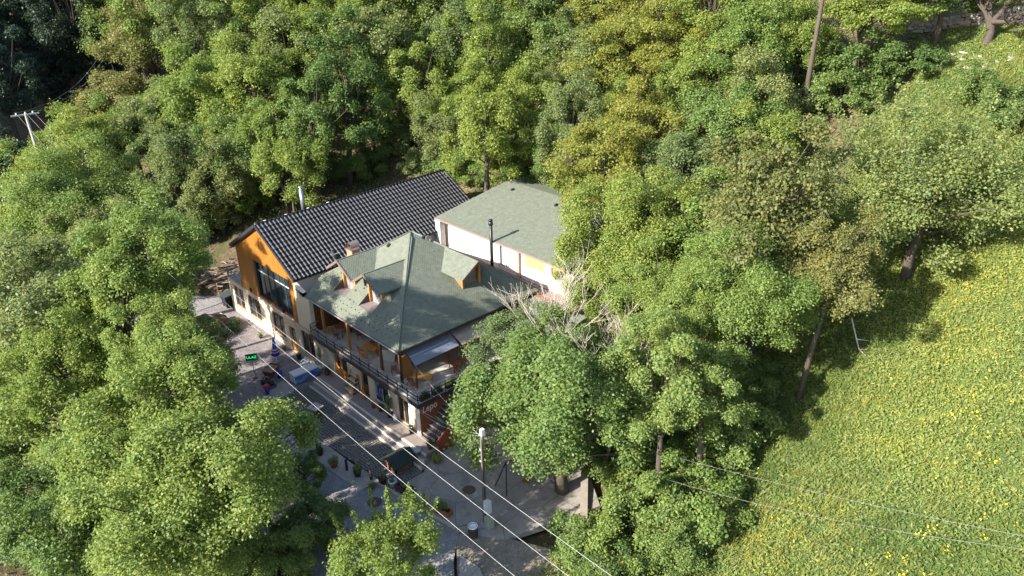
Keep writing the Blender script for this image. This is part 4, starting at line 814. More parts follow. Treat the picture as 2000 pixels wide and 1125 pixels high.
for x, y, r, lab in ((-15.9,-4.5,.24,"black bucket-shaped pot in the clutter below the sign"),(-15.5,-4.25,.2,"small black pot beside the clutter under the barrow"),(-16.2,-4.75,.18,"darkest little pot near the sign's foot")):
    t = thing("black_pot", lab, "pot", (x,y,-.6), group="black pots in the clutter"); MB().lathe((x,y,-.6), [(r*.75,0),(r,.34),(r*.9,.34),(r*.7,.08),(0,.08)], 12).build("body", MAT_DARKM, t, True)
t = thing("hose_coil", "dark coiled hose lying behind the concrete slab", "hose", (-15.1,-4.4,-.6)); MB().tube([(-15.1+.3*math.cos(a*.5),-4.4+.3*math.sin(a*.5),-.56+.006*a) for a in range(38)], .022, 6).build("coil", MAT_DARKM, t)
potted(-28.05,-1.1,-.6,.2,.25,"dark potted plant with pale blooms close to the left windows",MAT_DKPOT,"grey_green",(.36,.36,.3),240,.1,11)
potted(-23.8,-.95,-.6,.18,.24,"small potted shrub on the paving below the middle window",MAT_DKPOT,"deep",(.34,.3,.28),200,.1,12)
potted(-20.1,-.5,-.6,.16,.22,"low pot by the narrow glazed door",MAT_TERRA,"deep",(.2,.2,.18),100,.08,13)
potted(-17.75,-.35,-.6,.18,.3,"pot with dark heads below the window left of the freezer",MAT_DKPOT,"dark_shaded",(.26,.24,.26),160,.09,14)
potted(-13.6,-.45,0,.24,.42,"square-looking pot with a tall climbing stem on the ivory wall",MAT_WPOT,"grey_green",(.2,.15,.62),260,.09,15,1.0)
fp = potted(-12.7,-.42,0,.28,.32,"wide pot of dark red and pinkish flowers beside the orange door",MAT_TERRA,"dark_shaded",(.42,.36,.34),280,.09,16); blob("blossoms", (-12.7,-.5,.45), (.36,.3,.22), 60, .08, M("pink_blossom", (.62,.36,.40), .7, .2, 5), fp, 4)
potted(-5.7,-.5,0,.17,.28,"little terracotta pot with a fresh green tuft on the deck",MAT_TERRA,"fresh",(.2,.2,.22),110,.09,17)
potted(-4.9,-.3,0,.26,.5,"dark barrel planter under the poster window",M("barrel_brown",(.13,.09,.06),.8,.3,4),"deep",(.26,.22,.12),120,.09,18)
potted(-3.7,-.3,0,.24,.4,"dark pot with a tall leafy climber on the shaded wall",MAT_DKPOT,"deep",(.34,.3,.8),420,.11,19,.5)
potted(-.8,-.35,0,.2,.3,"small shrub in a pot at the foot of the white corner pillar",MAT_DKPOT,"deep",(.3,.3,.4),220,.1,20)
potted(1.75,-.55,0,.24,.36,"potted spiky green plant at the foot of the outside stair",MAT_TERRA,"pot",(.28,.28,.42),220,.12,21)
potted(2.7,-.75,-.64,.26,.2,"broad-leaved bright green plant at the lower end of the steps",MAT_TERRA,"fresh",(.42,.36,.42),180,.2,22)
# things along the wall under the terrace
sh = thing("stepped_shelf", "wooden stepped shelf like a short stair, standing by the wall", "shelf", (-8.8,-.3,0))
for k in range(4): MB().box(-9.4,-.85+.19*k,.28+.40*k,-8.25,-.42+.19*k,.36+.40*k).build("board", M("pale_board",(.50,.35,.21),.7,.25,4,stretch=(.3,1,1)), sh)
for x in (-9.35,-8.34): MB().bar((x,-.62,.0),(x,-.10,1.55),.04,.26).bar((x,-.05,0),(x,-.05,1.75),.04,.06).build("side", MAT_BROWN, sh)
pd = thing("wooden_paddle", "giant orange wooden paddle leaning by the doorway", "paddle", (-7.35,-.35,0)); mb = MB(); n = 14; pts = [(.30*math.cos(2*math.pi*k/n), .42+.42*math.sin(2*math.pi*k/n)) for k in range(n)]
b = len(mb.v); mb.v = [(-7.35+p[0],-.40+.1*p[1],.04+p[1]) for p in pts]+[(-7.35+p[0],-.35+.1*p[1],.04+p[1]) for p in pts]; mb.f = [tuple(range(n)),tuple(range(2*n-1,n-1,-1))]+[(i,n+i,n+(i+1) % n,(i+1) % n) for i in range(n)]
mb.build("blade", M("orange_varnish",(.50,.17,.03),.4,.2,3), pd); MB().bar((-7.35,-.32,.85),(-7.35,-.15,2.35),.09,.05).build("shaft", MATS["orange_varnish"], pd)
po = thing("poster", "dark navy poster with a white and blue figure in the shop window", "poster", (-5.4,.07,.5)); pm_, nt, b = base_mat("poster_print", .4); v = coords(nt,(2.2,1,.8),(0,.5,0))
nt.links.new(ramp(nt, noise(nt, v, 1.6, 4, .5), [(.46,(.010,.013,.03)),(.53,(.03,.06,.22)),(.60,(.45,.50,.62)),(.66,(.03,.05,.15))]), b.inputs["Base Color"]); MB().box(-5.92,.06,.5,-4.95,.075,2.22).build("sheet", pm_, po)
cn = thing("milk_can", "white milk can on the deck near the corner", "can", (-2.95,-.35,0)); MB().lathe((-2.95,-.35,0), [(.16,0),(.17,.42),(.10,.52),(.10,.62),(.13,.64),(0,.65)], 14).build("body", MAT_PLASW, cn, True); MB().tube([(-2.8,-.35,.35),(-2.7,-.35,.5),(-2.84,-.35,.56)], .012, 5).build("handle", MAT_GREYM, cn)
# stone table, roofed box, round slab
st = thing("pedestal_table", "square stone-topped pedestal table in the middle of the cobbles", "table", (-8.75,-3.95,-.57)); MB().obox((-8.75,-3.95,.26), (1.0,.95,.08), .25).build("top", M("pale_stone",(.42,.37,.335),.7,.15,3), st, bevel=.02); MB().lathe((-8.75,-3.95,-.57), [(.34,0),(.34,.1),(.18,.2),(.16,.62),(.3,.8)], 12).build("pedestal", MAT_DKPOT, st); MB().lathe((-8.8,-4.0,.30), [(.09,0),(.11,.1),(.0,.1)], 10).build("ashtray", MAT_DARKM, st)
wl_ = thing("roofed_box", "low wooden box with a dark green pitched roof at the cobbles' edge", "wooden box", (1.2,-3.0,-.6)); MB().box(.6,-3.75,-.6,1.8,-2.2,-.1).build("box", M("brick_brown",(.20,.10,.06),.8,.3,4), wl_)
for s_ in (-1,1): MB().slab([(1.2,-4.05,.62),(1.2+s_*.95,-4.05,.12),(1.2+s_*.95,-1.95,.12),(1.2,-1.95,.62)], .05).build("roof_board", M("dark_green_felt",(.022,.032,.028),.85,.25,3), wl_)
for x, y in ((.65,-3.7),(1.75,-3.7),(.65,-2.25),(1.75,-2.25)): MB().box(x-.05,y-.05,-.6,x+.05,y+.05,.3).build("post", MAT_BROWN, wl_)
rs_ = thing("round_stone_table", "round pale stone slab near the foot of the stair", "table", (1.25,-1.45,-.2)); MB().lathe((1.25,-1.55,-.2), [(.16,0),(.14,.32),(.44,.34),(.46,.38),(.44,.42),(0,.42)], 20).build("slab", M("grey_stone",(.40,.37,.35),.7,.15,3), rs_, True)
# bollards and planters between yard and road
for x, y, h, lab in ((-9.55,-6.15,.95,"dark wooden bollard nearest the pedestal table"),(-4.75,-6.25,.95,"dark wooden bollard, second along the cobbles"),(-1.2,-5.95,.95,"dark wooden bollard, third along the cobbles"),(.95,-5.3,.8,"dark wooden bollard left of the roofed box"),(5.2,-4.5,.75,"short wooden bollard on the concrete between planters")):
    t = thing("bollard", lab, "bollard", (x,y,-.63), group="wooden bollards"); MB().lathe((x,y,-.63), [(.10,0),(.10,h*.8),(.07,h*.82),(.07,h*.86),(.10,h*.88),(.09,h*.98),(.0,h)], 10).build("post", M("tarred_wood",(.045,.03,.022),.7,.3,5), t)
potted(-10.45,-6.7,-.63,.34,.4,"squat dark pot with a grassy plant left of the first bollard",MAT_DKPOT,"deep",(.44,.42,.36),320,.12,31)
potted(-4.2,-6.4,-.63,.3,.42,"dark pot standing right against the second bollard",MAT_DKPOT,"deep",(.34,.34,.4),240,.11,32)
potted(-2.2,-6.4,-.63,.3,.36,"reddish-brown pot with a bushy plant by the third bollard",MAT_TERRA,"forest",(.44,.42,.4),300,.12,33)
potted(-.1,-5.75,-.63,.28,.4,"tall yucca-like plant in a dark pot on the kerb",MAT_DKPOT,"grey_green",(.36,.36,.44),260,.14,34)
potted(1.85,-4.95,-.63,.32,.55,"dark wooden barrel with dying plant beside the white-rimmed tub",MAT_DKPOT,"olive",(.26,.26,.14),120,.1,35)
potted(2.65,-4.65,-.63,.30,.5,"white-rimmed round tub planter",MAT_WPOT,"deep",(.22,.22,.12),120,.09,36)
potted(1.7,-5.75,-.65,.2,.12,"low clump of weeds at the foot of the white tub",MAT_DKPOT,"olive",(.42,.36,.22),260,.1,38)
potted(5.8,-4.25,-.63,.24,.4,"terracotta pot with an upright fresh green plant by the short bollard",MAT_TERRA,"fresh",(.24,.24,.4),200,.11,37)
def trough(x0, y0, x1, y1, w, h, mat, lab, plant, seed, pr):
    t = thing("trough_planter", lab, "planter", ((x0+x1)/2,(y0+y1)/2,-.63)); a = Vector((x0,y0,0)); bb = Vector((x1,y1,0)); d = (bb-a).normalized(); s_ = Vector((-d.y,d.x,0))*w/2
    for p, q in ((a+s_,bb+s_),(a-s_,bb-s_)): MB().bar((p.x,p.y,-.63+h/2),(q.x,q.y,-.63+h/2), .05, h).build("side_board", mat, t)
    for p in (a, bb): MB().bar((p+s_).to_tuple()[:2]+(-.63+h/2,), (p-s_).to_tuple()[:2]+(-.63+h/2,), .05, h*.99).build("end_board", mat, t)
    MB().bar((a.x,a.y,-.63+h*.4),(bb.x,bb.y,-.63+h*.4), w-.06, h*.7).build("soil", MAT_SOIL, t)
    c = (a+bb)/2; blob("foliage", (c.x,c.y,-.63+h+pr[2]*.6), pr, 380, .12, LEAF[plant], t, seed)
trough(3.05,-4.45,4.35,-4.2,.62,.45,MAT_DKPOT,"dark wooden trough planter beside the white-rimmed tub","deep",41,(.5,.26,.14))
trough(6.55,-4.0,7.85,-3.65,.46,.36,MAT_TERRA,"terracotta trough with a leafy shrub near the road edge","forest",42,(.52,.40,.42))
# litter bin, pole, swing
lb = thing("litter_bin", "round dark slatted litter bin with a white rim", "litter bin", (10.3,-3.75,-.72)); c = (10.3,-3.75,-.72); MB().lathe(c, [(.27,0),(.28,.82),(.25,.82),(.24,.1),(0,.1)], 16).build("liner", MAT_DARKM, lb, True); mb = MB()
for k in range(20): a = 2*math.pi*k/20; mb.obox((c[0]+.30*math.cos(a),c[1]+.30*math.sin(a),c[2]+.42), (.03,.065,.76), a)
mb.build("slats", M("charred_slat",(.075,.06,.055),.7,.25,5), lb, kind="stuff"); MB().lathe(c, [(.315,.78),(.325,.78),(.325,.86),(.285,.86),(.285,.80)], 20).build("rim", MAT_PLASW, lb, True)
up = thing("utility_pole", "weathered utility pole with meter boxes on the concrete yard", "utility pole", (10.1,-2.5,-.72)); MAT_POLE = M("grey_pole_wood",(.13,.108,.092),.85,.3,4,.15,stretch=(1,1,.15))
MB().tube([(10.1,-2.5,-.72),(10.08,-2.48,3),(10.05,-2.45,6.9)], [.14,.12,.095], 12).build("pole", MAT_POLE, up, True); MB().lathe((10.1,-2.5,-.74), [(.45,0),(.38,.12),(.25,.25),(.18,.28)], 10).build("footing", MAT_CONC, up)
MB().box(10.22,-2.72,.55,10.62,-2.36,1.5).build("meter_box", M("box_white",(.55,.56,.56),.5,.1,3), up); MB().box(10.26,-2.74,-.62,10.74,-2.3,.25).build("meter_box", M("box_olive",(.34,.35,.28),.6,.15,3), up); MB().box(10.02,-2.58,6.5,10.24,-2.34,6.95).build("cable_box", MAT_PLASW, up)
MB().tube([(10.22,-2.58,.2),(10.2,-2.58,6.2)], .03, 6).build("conduit", MAT_DARKM, up); MB().lathe((10.1,-2.5,2.6), [(.17,0),(.17,.1)], 12).build("clamp", MAT_GREYM, up)
for z in (4.3, 5.2): MB().tube([(10.05,-2.5,z),(9.8,-2.45,z+.05)], .04, 6).build("insulator", MAT_PLASW, up)
sw = thing("swing_frame", "dark steel swing frame on the concrete under the maple", "swing", (9.2,2.0,-.64)); mb = MB(); A = (8.55,.85,1.75); B = (9.8,3.6,1.75)
for p, q in ((A,(7.66,.55,-.64)),(A,(9.05,.35,-.64)),(B,(9.1,4.2,-.64)),(B,(10.5,3.7,-.64))): MB().tube([p,q], .045, 6).build("leg", MAT_DARKM, sw)
MB().tube([A,B], .05, 6).build("top_bar", MAT_DARKM, sw); MB().obox((9.2,2.25,-.12), (.9,.45,.05), -1.15).build("seat", MAT_BROWN, sw)
for s_ in (-.18, .18):
    for e in (-.4, .4): MB().tube([(9.2+e*.42,2.25+e*.9,1.72),(9.2+e*.42+s_*.5,2.25+e*.9,-.1)], .012, 4).build("rope", MAT_GREYM, sw)
# ---------------------------------------------------------------- car, wheeled bin, wood pile
def car(x, y, z, rz):
    t = thing("parked_car", "bronze-brown car half hidden under the leaves beside the paving", "car", (x,y,z), rz); b_ = wloc(t); paint = M("bronze_paint",(.20,.125,.065),.35,.15,3,metal=.4); gl = M("car_glass",(.03,.05,.045),.08,.1,2,spec=.8)
    L = [(-2.0,.30),(-2.0,.62),(-1.93,.80),(-1.1,.92),(1.0,.93),(1.75,.82),(1.95,.62),(2.0,.30)]; mb = MB(); n = len(L)
    secs = [(-.83,.93),(-.80,1.0),(.80,1.0),(.83,.93)]
    for wx, k in ((-.83,.97),(-.72,1.0),(.72,1.0),(.83,.97)): mb.v += [(wx, p[0]*k, p[1] if abs(wx) < .8 else min(p[1], .86)) for p in L]
    for s_ in range(3):
        for i in range(n): j = (i+1) % n; mb.f.append((s_*n+i,(s_+1)*n+i,(s_+1)*n+j,s_*n+j))
    mb.f += [tuple(range(n)), tuple(range(4*n-1,3*n-1,-1))]; loc_mb(mb, b_).build("body", paint, t)
    lo = [(-.74,-1.75,.90),(.74,-1.75,.90),(.74,1.0,.92),(-.74,1.0,.92)]; hi = [(-.58,-1.35,1.40),(.58,-1.35,1.40),(.58,.25,1.42),(-.58,.25,1.42)]
    mb = MB(); mb.v = lo+hi; mb.f = [(i,(i+1) % 4,4+(i+1) % 4,4+i) for i in range(4)]; loc_mb(mb, b_).build("windows", gl, t)
    loc_mb(MB().slab([(p[0]*1.03,p[1],p[2]+.03) for p in hi], .05), b_).build("roof", M("dark_green_roof",(.05,.065,.055),.3,.2,3,spec=.6), t)
    for i in range(4): loc_mb(MB().bar(lo[i],hi[i],.07,.05), b_).build("pillar", paint, t)
    for sx_ in (-1,1):
        loc_mb(MB().bar((sx_*.68,-.5,.91),(sx_*.60,-.45,1.41),.06,.04), b_).build("pillar", paint, t)
        loc_mb(MB().obox((sx_*.6,1.93,.66),(.34,.10,.17)), b_).build("headlight", M("headlight_glass",(.75,.72,.62),.15,.05,3), t); loc_mb(MB().obox((sx_*.86,.72,.98),(.16,.1,.11)), b_).build("mirror", paint, t)
        for yy in (-1.25,1.25):
            w = loc_mb(MB().tube([(sx_*.66,yy,.30),(sx_*.85,yy,.30)], .30, 16), b_).build("wheel", MAT_DARKM, t); loc_mb(MB().tube([(sx_*.845,yy,.30),(sx_*.86,yy,.30)], .17, 12), b_).build("rim", MAT_GREYM, w)
    loc_mb(MB().box(-.8,1.93,.28,.8,2.05,.48), b_).build("bumper", MAT_DARKM, t); loc_mb(MB().box(-.35,1.96,.55,.35,2.0,.72), b_).build("grille", MAT_DARKM, t)
car(-29.1,-3.75,-.6,.12)
db = thing("wheeled_bin", "big dark wheeled rubbish bin at the left end of the houses", "wheeled bin", (-32.4,.0,-.6)); mb = MB(); mb.v = [(-32.85,-.4,-.5),(-31.95,-.4,-.5),(-31.95,.45,-.5),(-32.85,.45,-.5),(-33.0,-.55,.7),(-31.8,-.55,.7),(-31.8,.6,.7),(-33.0,.6,.7)]; mb.f = [(3,2,1,0),(0,1,5,4),(1,2,6,5),(2,3,7,6),(3,0,4,7)]
mb.build("body", M("black_green_plastic",(.012,.016,.02),.5,.2,3), db); MB().slab([(-33.05,-.6,.74),(-31.75,-.6,.74),(-31.75,.65,.84),(-33.05,.65,.84)], .06).build("lid", M("slate_lid",(.05,.065,.065),.5,.2,3), db)
for x in (-32.8,-32.0): MB().tube([(x-.04,-.35,-.5),(x+.04,-.35,-.5)], .1, 10).build("wheel", MAT_DARKM, db)
wp = thing("firewood_pile", "heap of grey branches and logs behind the flat annex roof", "firewood", (-36.5,2.0,2.3)); r = random.Random(4); lm_ = M("weathered_log",(.22,.165,.125),.85,.35,5,.1); lg = None
for k in range(70):
    y = r.uniform(-.4,4.2); x = -36.6+.5*y*.5+r.uniform(-1.4,1.4); h = max(0, 1.1-abs(x+36.2)*.55)*r.random(); L = r.uniform(1.2,2.8); a = r.uniform(-.5,.5)+1.2
    q = ground_z(x,y)+.12+h
    if lg is None: lg = MB().tube([(-36.5-.5,2.0,2.3),(-36.5,2.03,2.33),(-36.5+.5,2.0,2.3)], [.09,.08,.06], 6).build("log", lm_, wp)
    else: share(lg, "log", wp, (x+36.5,y-2.0,q-2.3), (r.uniform(-.2,.2),r.uniform(-.25,.25),a), (L,.55+r.random()*.8,.55+r.random()*.8))
# ---------------------------------------------------------------- far pole, cables
fp_ = thing("far_utility_pole", "tall pole with a crossarm in the dark valley at top left", "utility pole", (-57.6,-7.4,1)); gz = ground_z(-57.6,-7.4)
MB().tube([(-57.2,-7.6,gz),(-58.35,-7.9,16.4)], [.2,.14], 10).build("pole", M("pale_pole",(.42,.39,.36),.8,.2,4), fp_); MB().bar((-58.6,-9.3,16.3),(-58.1,-6.6,16.3),.14,.14).build("crossarm", M("pale_crossarm",(.40,.37,.34),.8,.2,4), fp_)
MAT_WIRE = M("bright_aluminium_wire",(.50,.49,.47),.4,.05,3)
def cable(S, E, sag, r, label, ext=1.0, mat=None, group=None, n=40):
    S, E = Vector(S), Vector(E); pts = []
    for i in range(n+1):
        t = ext*i/n; p = S.lerp(E, t); p.z -= 4*sag*t*(1-t); pts.append(p)
    o = MB().tube(pts, r, 5).build("overhead_cable", mat or MAT_WIRE); return tag(o, label, "cable", group)
SW = [((-58.53,-8.75,16.6),(25.27,-13.71,13.60),1.75,"lowest and leftmost of the three bright power lines across the yard"),((-58.35,-7.89,16.6),(26.94,-12.53,13.97),1.77,"middle one of the three bright power lines across the yard"),((-58.19,-7.18,16.6),(28.87,-12.51,15.42),1.81,"upper right of the three bright power lines, passing the restaurant corner")]
for S, E, g, lab in SW:
    cable(S, E, g, .0065, lab, 1.12, group="power lines along the road"); MB().lathe((S[0],S[1],S[2]-.25), [(.05,0),(.09,.1),(.05,.2),(.03,.25)], 8).build("insulator", MAT_PLASW, fp_)
for (a, b, lab) in (((-58.53,-8.75,16.6),(-109.2,15.8,13.0),"thin wire leaving the far pole, lowest of three in the dark valley"),((-58.35,-7.89,16.6),(-109.0,15.9,12.1),"thin wire leaving the far pole, middle of three in the dark valley"),((-58.19,-7.18,16.6),(-108.8,16.0,10.9),"thin wire leaving the far pole, uppermost in the dark valley")): cable(a, b, 1.5, .02, lab, mat=M("dull_wire",(.22,.21,.2),.5,.1,3))
cable((10.05,-2.45,6.5),(-.3,-.06,2.4),.35,.010,"pale service cable from the yard pole to the white corner pillar"); cable((10.05,-2.45,6.4),(-.3,-.06,2.25),.55,.008,"thinner service cable just below the one to the corner pillar")
cable((-1.45,.95,5.1),(10.05,-2.45,6.3),.3,.009,"straight pale wire from the blue-grey awning to the yard pole")
cable((14.9,7.0,3.2),(37.5,4.5,11.8),.3,.008,"upper thin wire crossing the shaded foot of the meadow",1.3,MATS["dull_wire"]); cable((16.2,5.2,3.0),(28.0,4.6,7.0),.2,.008,"lower thin wire crossing the shaded foot of the meadow",2.0,MATS["dull_wire"])
cable((-20.5,31.5,10.6),(-9.6,28.9,10.4),.25,.03,"pale washing line behind the rear house"); 
cl = thing("washing", "white cloth hanging from the line behind the rear house", "washing", (-14.6,30.1,10.0)); mb = MB(); mb.v = [(-14.9+.15*k,30.1+.05*(k % 2),10.25-.9*j+.08*(k % 3)*j) for j in range(2) for k in range(5)]; mb.f = [(k,k+1,6+k,5+k) for k in range(4)]; mb.build("cloth", MAT_PLASW, cl)
# ---------------------------------------------------------------- walls and stones on the slope
dw_ = thing("dry_stone_wall", "low dry stone wall at the top right of the meadow", "stone wall", (15,52,24)); r = random.Random(6); sm_ = None; SM = M("field_stone",(.33,.30,.285),.9,.3,4,.2,rand=.45)
for c in range(4):
    x = 9.6+.1*(c % 2)
    while x < 21:
        w = r.uniform(.35,.6); y = 52.3+.05*(x-10)+.15*math.sin(x)+r.uniform(-.06,.06); z = ground_z(x,y)+.1+c*.27+.3*max(0,min(1,(x-14)/4))*(c/3)
        if sm_ is None:
            mb = MB().box(14.76,51.77,23.87,15.24,52.23,24.13); sm_ = mb.build("stone", SM, dw_, bevel=.05)
        else: share(sm_, "stone", dw_, (x-15,y-52,z-24), (r.uniform(-.1,.1),r.uniform(-.1,.1),r.uniform(-.2,.2)), (w/.5,r.uniform(.8,1.3),r.uniform(.85,1.1)))
        x += w
so_ = thing("stone_scatter", "scattered pale flat stones on the grass below the stone wall", "stones", (15.5,48.3,23)); r = random.Random(9)
for k in range(34):
    x = r.uniform(12.2,20); y = 47.6+r.uniform(-.9,1.2)-(x-13)*.05; 
    if k == 0: s1 = MB().lathe((15.5,48.3,23), [(.30,-.05),(.34,.05),(.22,.12),(0,.13)], 7).build("stone", M("pale_field_stone",(.46,.43,.41),.9,.25,4,.1,rand=.3), so_)
    else: share(s1, "stone", so_, (x-15.5,y-48.3,ground_z(x,y)-23), (r.uniform(-.2,.2),r.uniform(-.2,.2),r.uniform(0,6)), (r.uniform(.4,1.4),r.uniform(.4,1.0),r.uniform(.5,1)))
fb = thing("fallen_branch", "bleached forked dead branch lying on the shaded meadow", "branch", (22.5,21.5,ground_z(22.5,21.5))); g = ground_z(22.5,21.5)+.15
MB().tube([(21.0,22.9,g+1.4),(22.0,21.9,g+.5),(22.5,21.4,g+.1),(23.4,21.8,g+.25)], [.05,.06,.05,.02], 6).tube([(22.5,21.4,g+.1),(23.2,20.9,g+.1)], [.04,.015], 5).tube([(22.0,21.9,g+.5),(23.0,22.4,g+.5)], [.04,.015], 5).build("limb", M("bleached_wood",(.55,.50,.45),.8,.15,4), fb)
lw = MB().bar((10.6,6.6,-.55),(13.9,2.9,-.75),.5,.7); tag(lw.build("retaining_wall", M("old_concrete_wall",(.30,.25,.21),.9,.25,1.5,.2)), "low concrete retaining wall at the yard's right edge under the maple", "wall")
# ================================================================ trees
MAT_BARK = M("grey_brown_bark",(.085,.068,.054),.9,.35,5,.3,stretch=(1,1,.25)); MAT_DEAD = M("bleached_dead_wood",(.44,.38,.32),.85,.2,5,.1)
def gen_crown(seed, R, H, nb, tw, lp, leaf, style="round"):
    rng = np.random.RandomState(seed); P = []; Nn = []; boughs = []
    for i in range(nb):
        lo = {'pear': -.8, 'round': -.62}.get(style, -.42); zd = lo+(.98-lo)*(i+.5)/nb; zd = max(-.85, min(.98, zd+rng.uniform(-.06,.06))); ph = i*2.39996+rng.uniform(-.35,.35); q = math.sqrt(1-zd*zd)
        d = np.array([q*math.cos(ph), q*math.sin(ph), zd]); lob = 1+.22*math.sin(2*ph+1.7*seed+3*zd)+.12*math.sin(5*ph+seed); c = d*np.array([R,R,H])*rng.uniform(.40,1.0)*lob; br = R*rng.uniform(.11,.34)
        if style == "flat": br *= 1.15
        boughs.append(c); t = rng.normal(size=(tw,3)); t /= np.linalg.norm(t, axis=1, keepdims=True); t = t+d*.75+np.array([0,0,.35]); t /= np.linalg.norm(t, axis=1, keepdims=True)
        sc = np.array([1,1,.45 if style == "flat" else .8]); tp = c+t*br*rng.uniform(.45,1.10,(tw,1))*sc
        n = tw*lp; rep = np.repeat(tp, lp, 0); sg = R*.068 if style != "big" else R*.052
        P.append(rep+rng.normal(size=(n,3))*np.array([sg,sg,sg*(.45 if style == "flat" else .62)]))
        Nn.append(np.repeat(t, lp, 0)*.5+np.array([0,0,.7])+rng.normal(size=(n,3))*.5)
    if style in ("pear", "young"):
        ns = 46 if style == "pear" else 16
        for i in range(ns):
            ph = i*2.4+rng.uniform(-.3,.3); q = math.sqrt((i+.5)/ns)*.95; b0 = np.array([q*math.cos(ph)*R, q*math.sin(ph)*R, H*math.sqrt(max(.02,1-q*q))*.72]); L = R*rng.uniform(.30,.75)
            ax = np.array([math.cos(ph)*q*.55, math.sin(ph)*q*.55, 1.0]); ax /= np.linalg.norm(ax); n = int(lp*tw*.16); tt = rng.uniform(0,1,(n,1)); rad = R*.05*(1.25-tt)
            P.append(b0+ax*tt*L+rng.normal(size=(n,3))*rad); Nn.append(rng.normal(size=(n,3))*.7+np.array([0,0,.5]))
    P = np.concatenate(P); Nn = np.concatenate(Nn); rr = np.percentile(np.hypot(P[:,0],P[:,1]), 96); hh = np.percentile(np.abs(P[:,2]), 96); f = np.array([R/rr,R/rr,min(1.05,H/hh)]); P *= f; boughs = [b_*f for b_ in boughs]; V, F = leaf_quads(P, Nn, leaf, rng)
    return V, F, boughs
def gen_trunk(seed, R, hc, boughs, thick, low=.5):
    r = random.Random(seed); mb = MB(); top = hc+R*.25; wob = [(r.uniform(-.25,.25), r.uniform(-.25,.25)) for _ in range(4)]
    pts = [(0,0,-.4),(wob[0][0]*.3,wob[0][1]*.3,hc*.3),(wob[1][0],wob[1][1],hc*.65),(wob[2][0],wob[2][1],hc),(wob[3][0],wob[3][1],top)]
    mb.tube(pts, [thick*1.25,thick,thick*.8,thick*.5,thick*.2], 8)
    for i, c in enumerate(boughs):
        t = r.uniform(low,.93); z0 = hc*t; s_ = (wob[1][0]*t, wob[1][1]*t, z0); e = (c[0],c[1],hc+c[2]); m_ = ((s_[0]+e[0])/2+r.uniform(-.3,.3),(s_[1]+e[1])/2+r.uniform(-.3,.3),(s_[2]*.45+e[2]*.55)-r.uniform(0,.3)*R*.3)
        mb.tube([s_,m_,e], [thick*.34,thick*.2,thick*.06], 5, False)
    return mb
VAR = {  # name: radius, half height, centre height, boughs, twigs, leaves per twig, leaf size, style, trunk radius
 "big": (6.5,5.6,8.5,80,83,18,.165,"big",.38), "bigb": (6.5,5.2,8.5,72,80,17,.170,"big",.36), "front": (6.2,5.8,7.8,80,77,16,.175,"big",.42),
 "round": (4.0,3.7,5.6,34,64,17,.155,"round",.22), "roundb": (4.0,3.5,5.6,30,67,17,.155,"round",.22), "tall": (3.6,4.9,7.2,36,61,16,.155,"round",.22), "tallb": (3.6,5.2,7.2,38,58,16,.15,"round",.2),
 "locust": (4.0,3.8,6.5,34,48,15,.15,"flat",.17), "locustb": (4.0,4.0,6.5,38,45,15,.15,"flat",.17), "pear": (4.4,3.6,3.9,40,70,19,.105,"pear",.2), "walnut": (4.4,3.9,5.8,38,58,15,.19,"round",.24),
 "shrub": (2.6,1.8,1.5,24,51,14,.135,"round",.07), "shrubb": (2.6,1.6,1.5,22,51,14,.14,"round",.07), "young": (3.2,3.0,4.4,28,58,15,.14,"young",.11), "bare": (3.4,3.4,13.0,26,58,15,.16,"round",.2)}
CROWN = {}; TRUNK = {}
for k, (nm, (R, H, hc, nb, tw, lp, lf, stl, th)) in enumerate(VAR.items()):
    V, F, bo = gen_crown(100+k, R, H, nb, tw, lp, lf, stl); V[:,2] += hc; CROWN[nm] = fast_mesh("crown_"+nm, V, F, LEAF["forest"])
    tb = gen_trunk(200+k, R, hc, bo, th, .80 if nm == 'bare' else .5); me = bpy.data.meshes.new("trunk_"+nm); me.from_pydata(tb.v, [], tb.f); me.materials.append(MAT_BARK); TRUNK[nm] = me
    for p in me.polygons: p.use_smooth = True
GROUPS = ['bushes at the foot of the meadow', 'leafy trees between the road and the camera side', 'trees and bushes along the top of the meadow', 'trees between the restaurant and the meadow', 'trees of the dark valley', 'trees of the forest slope']
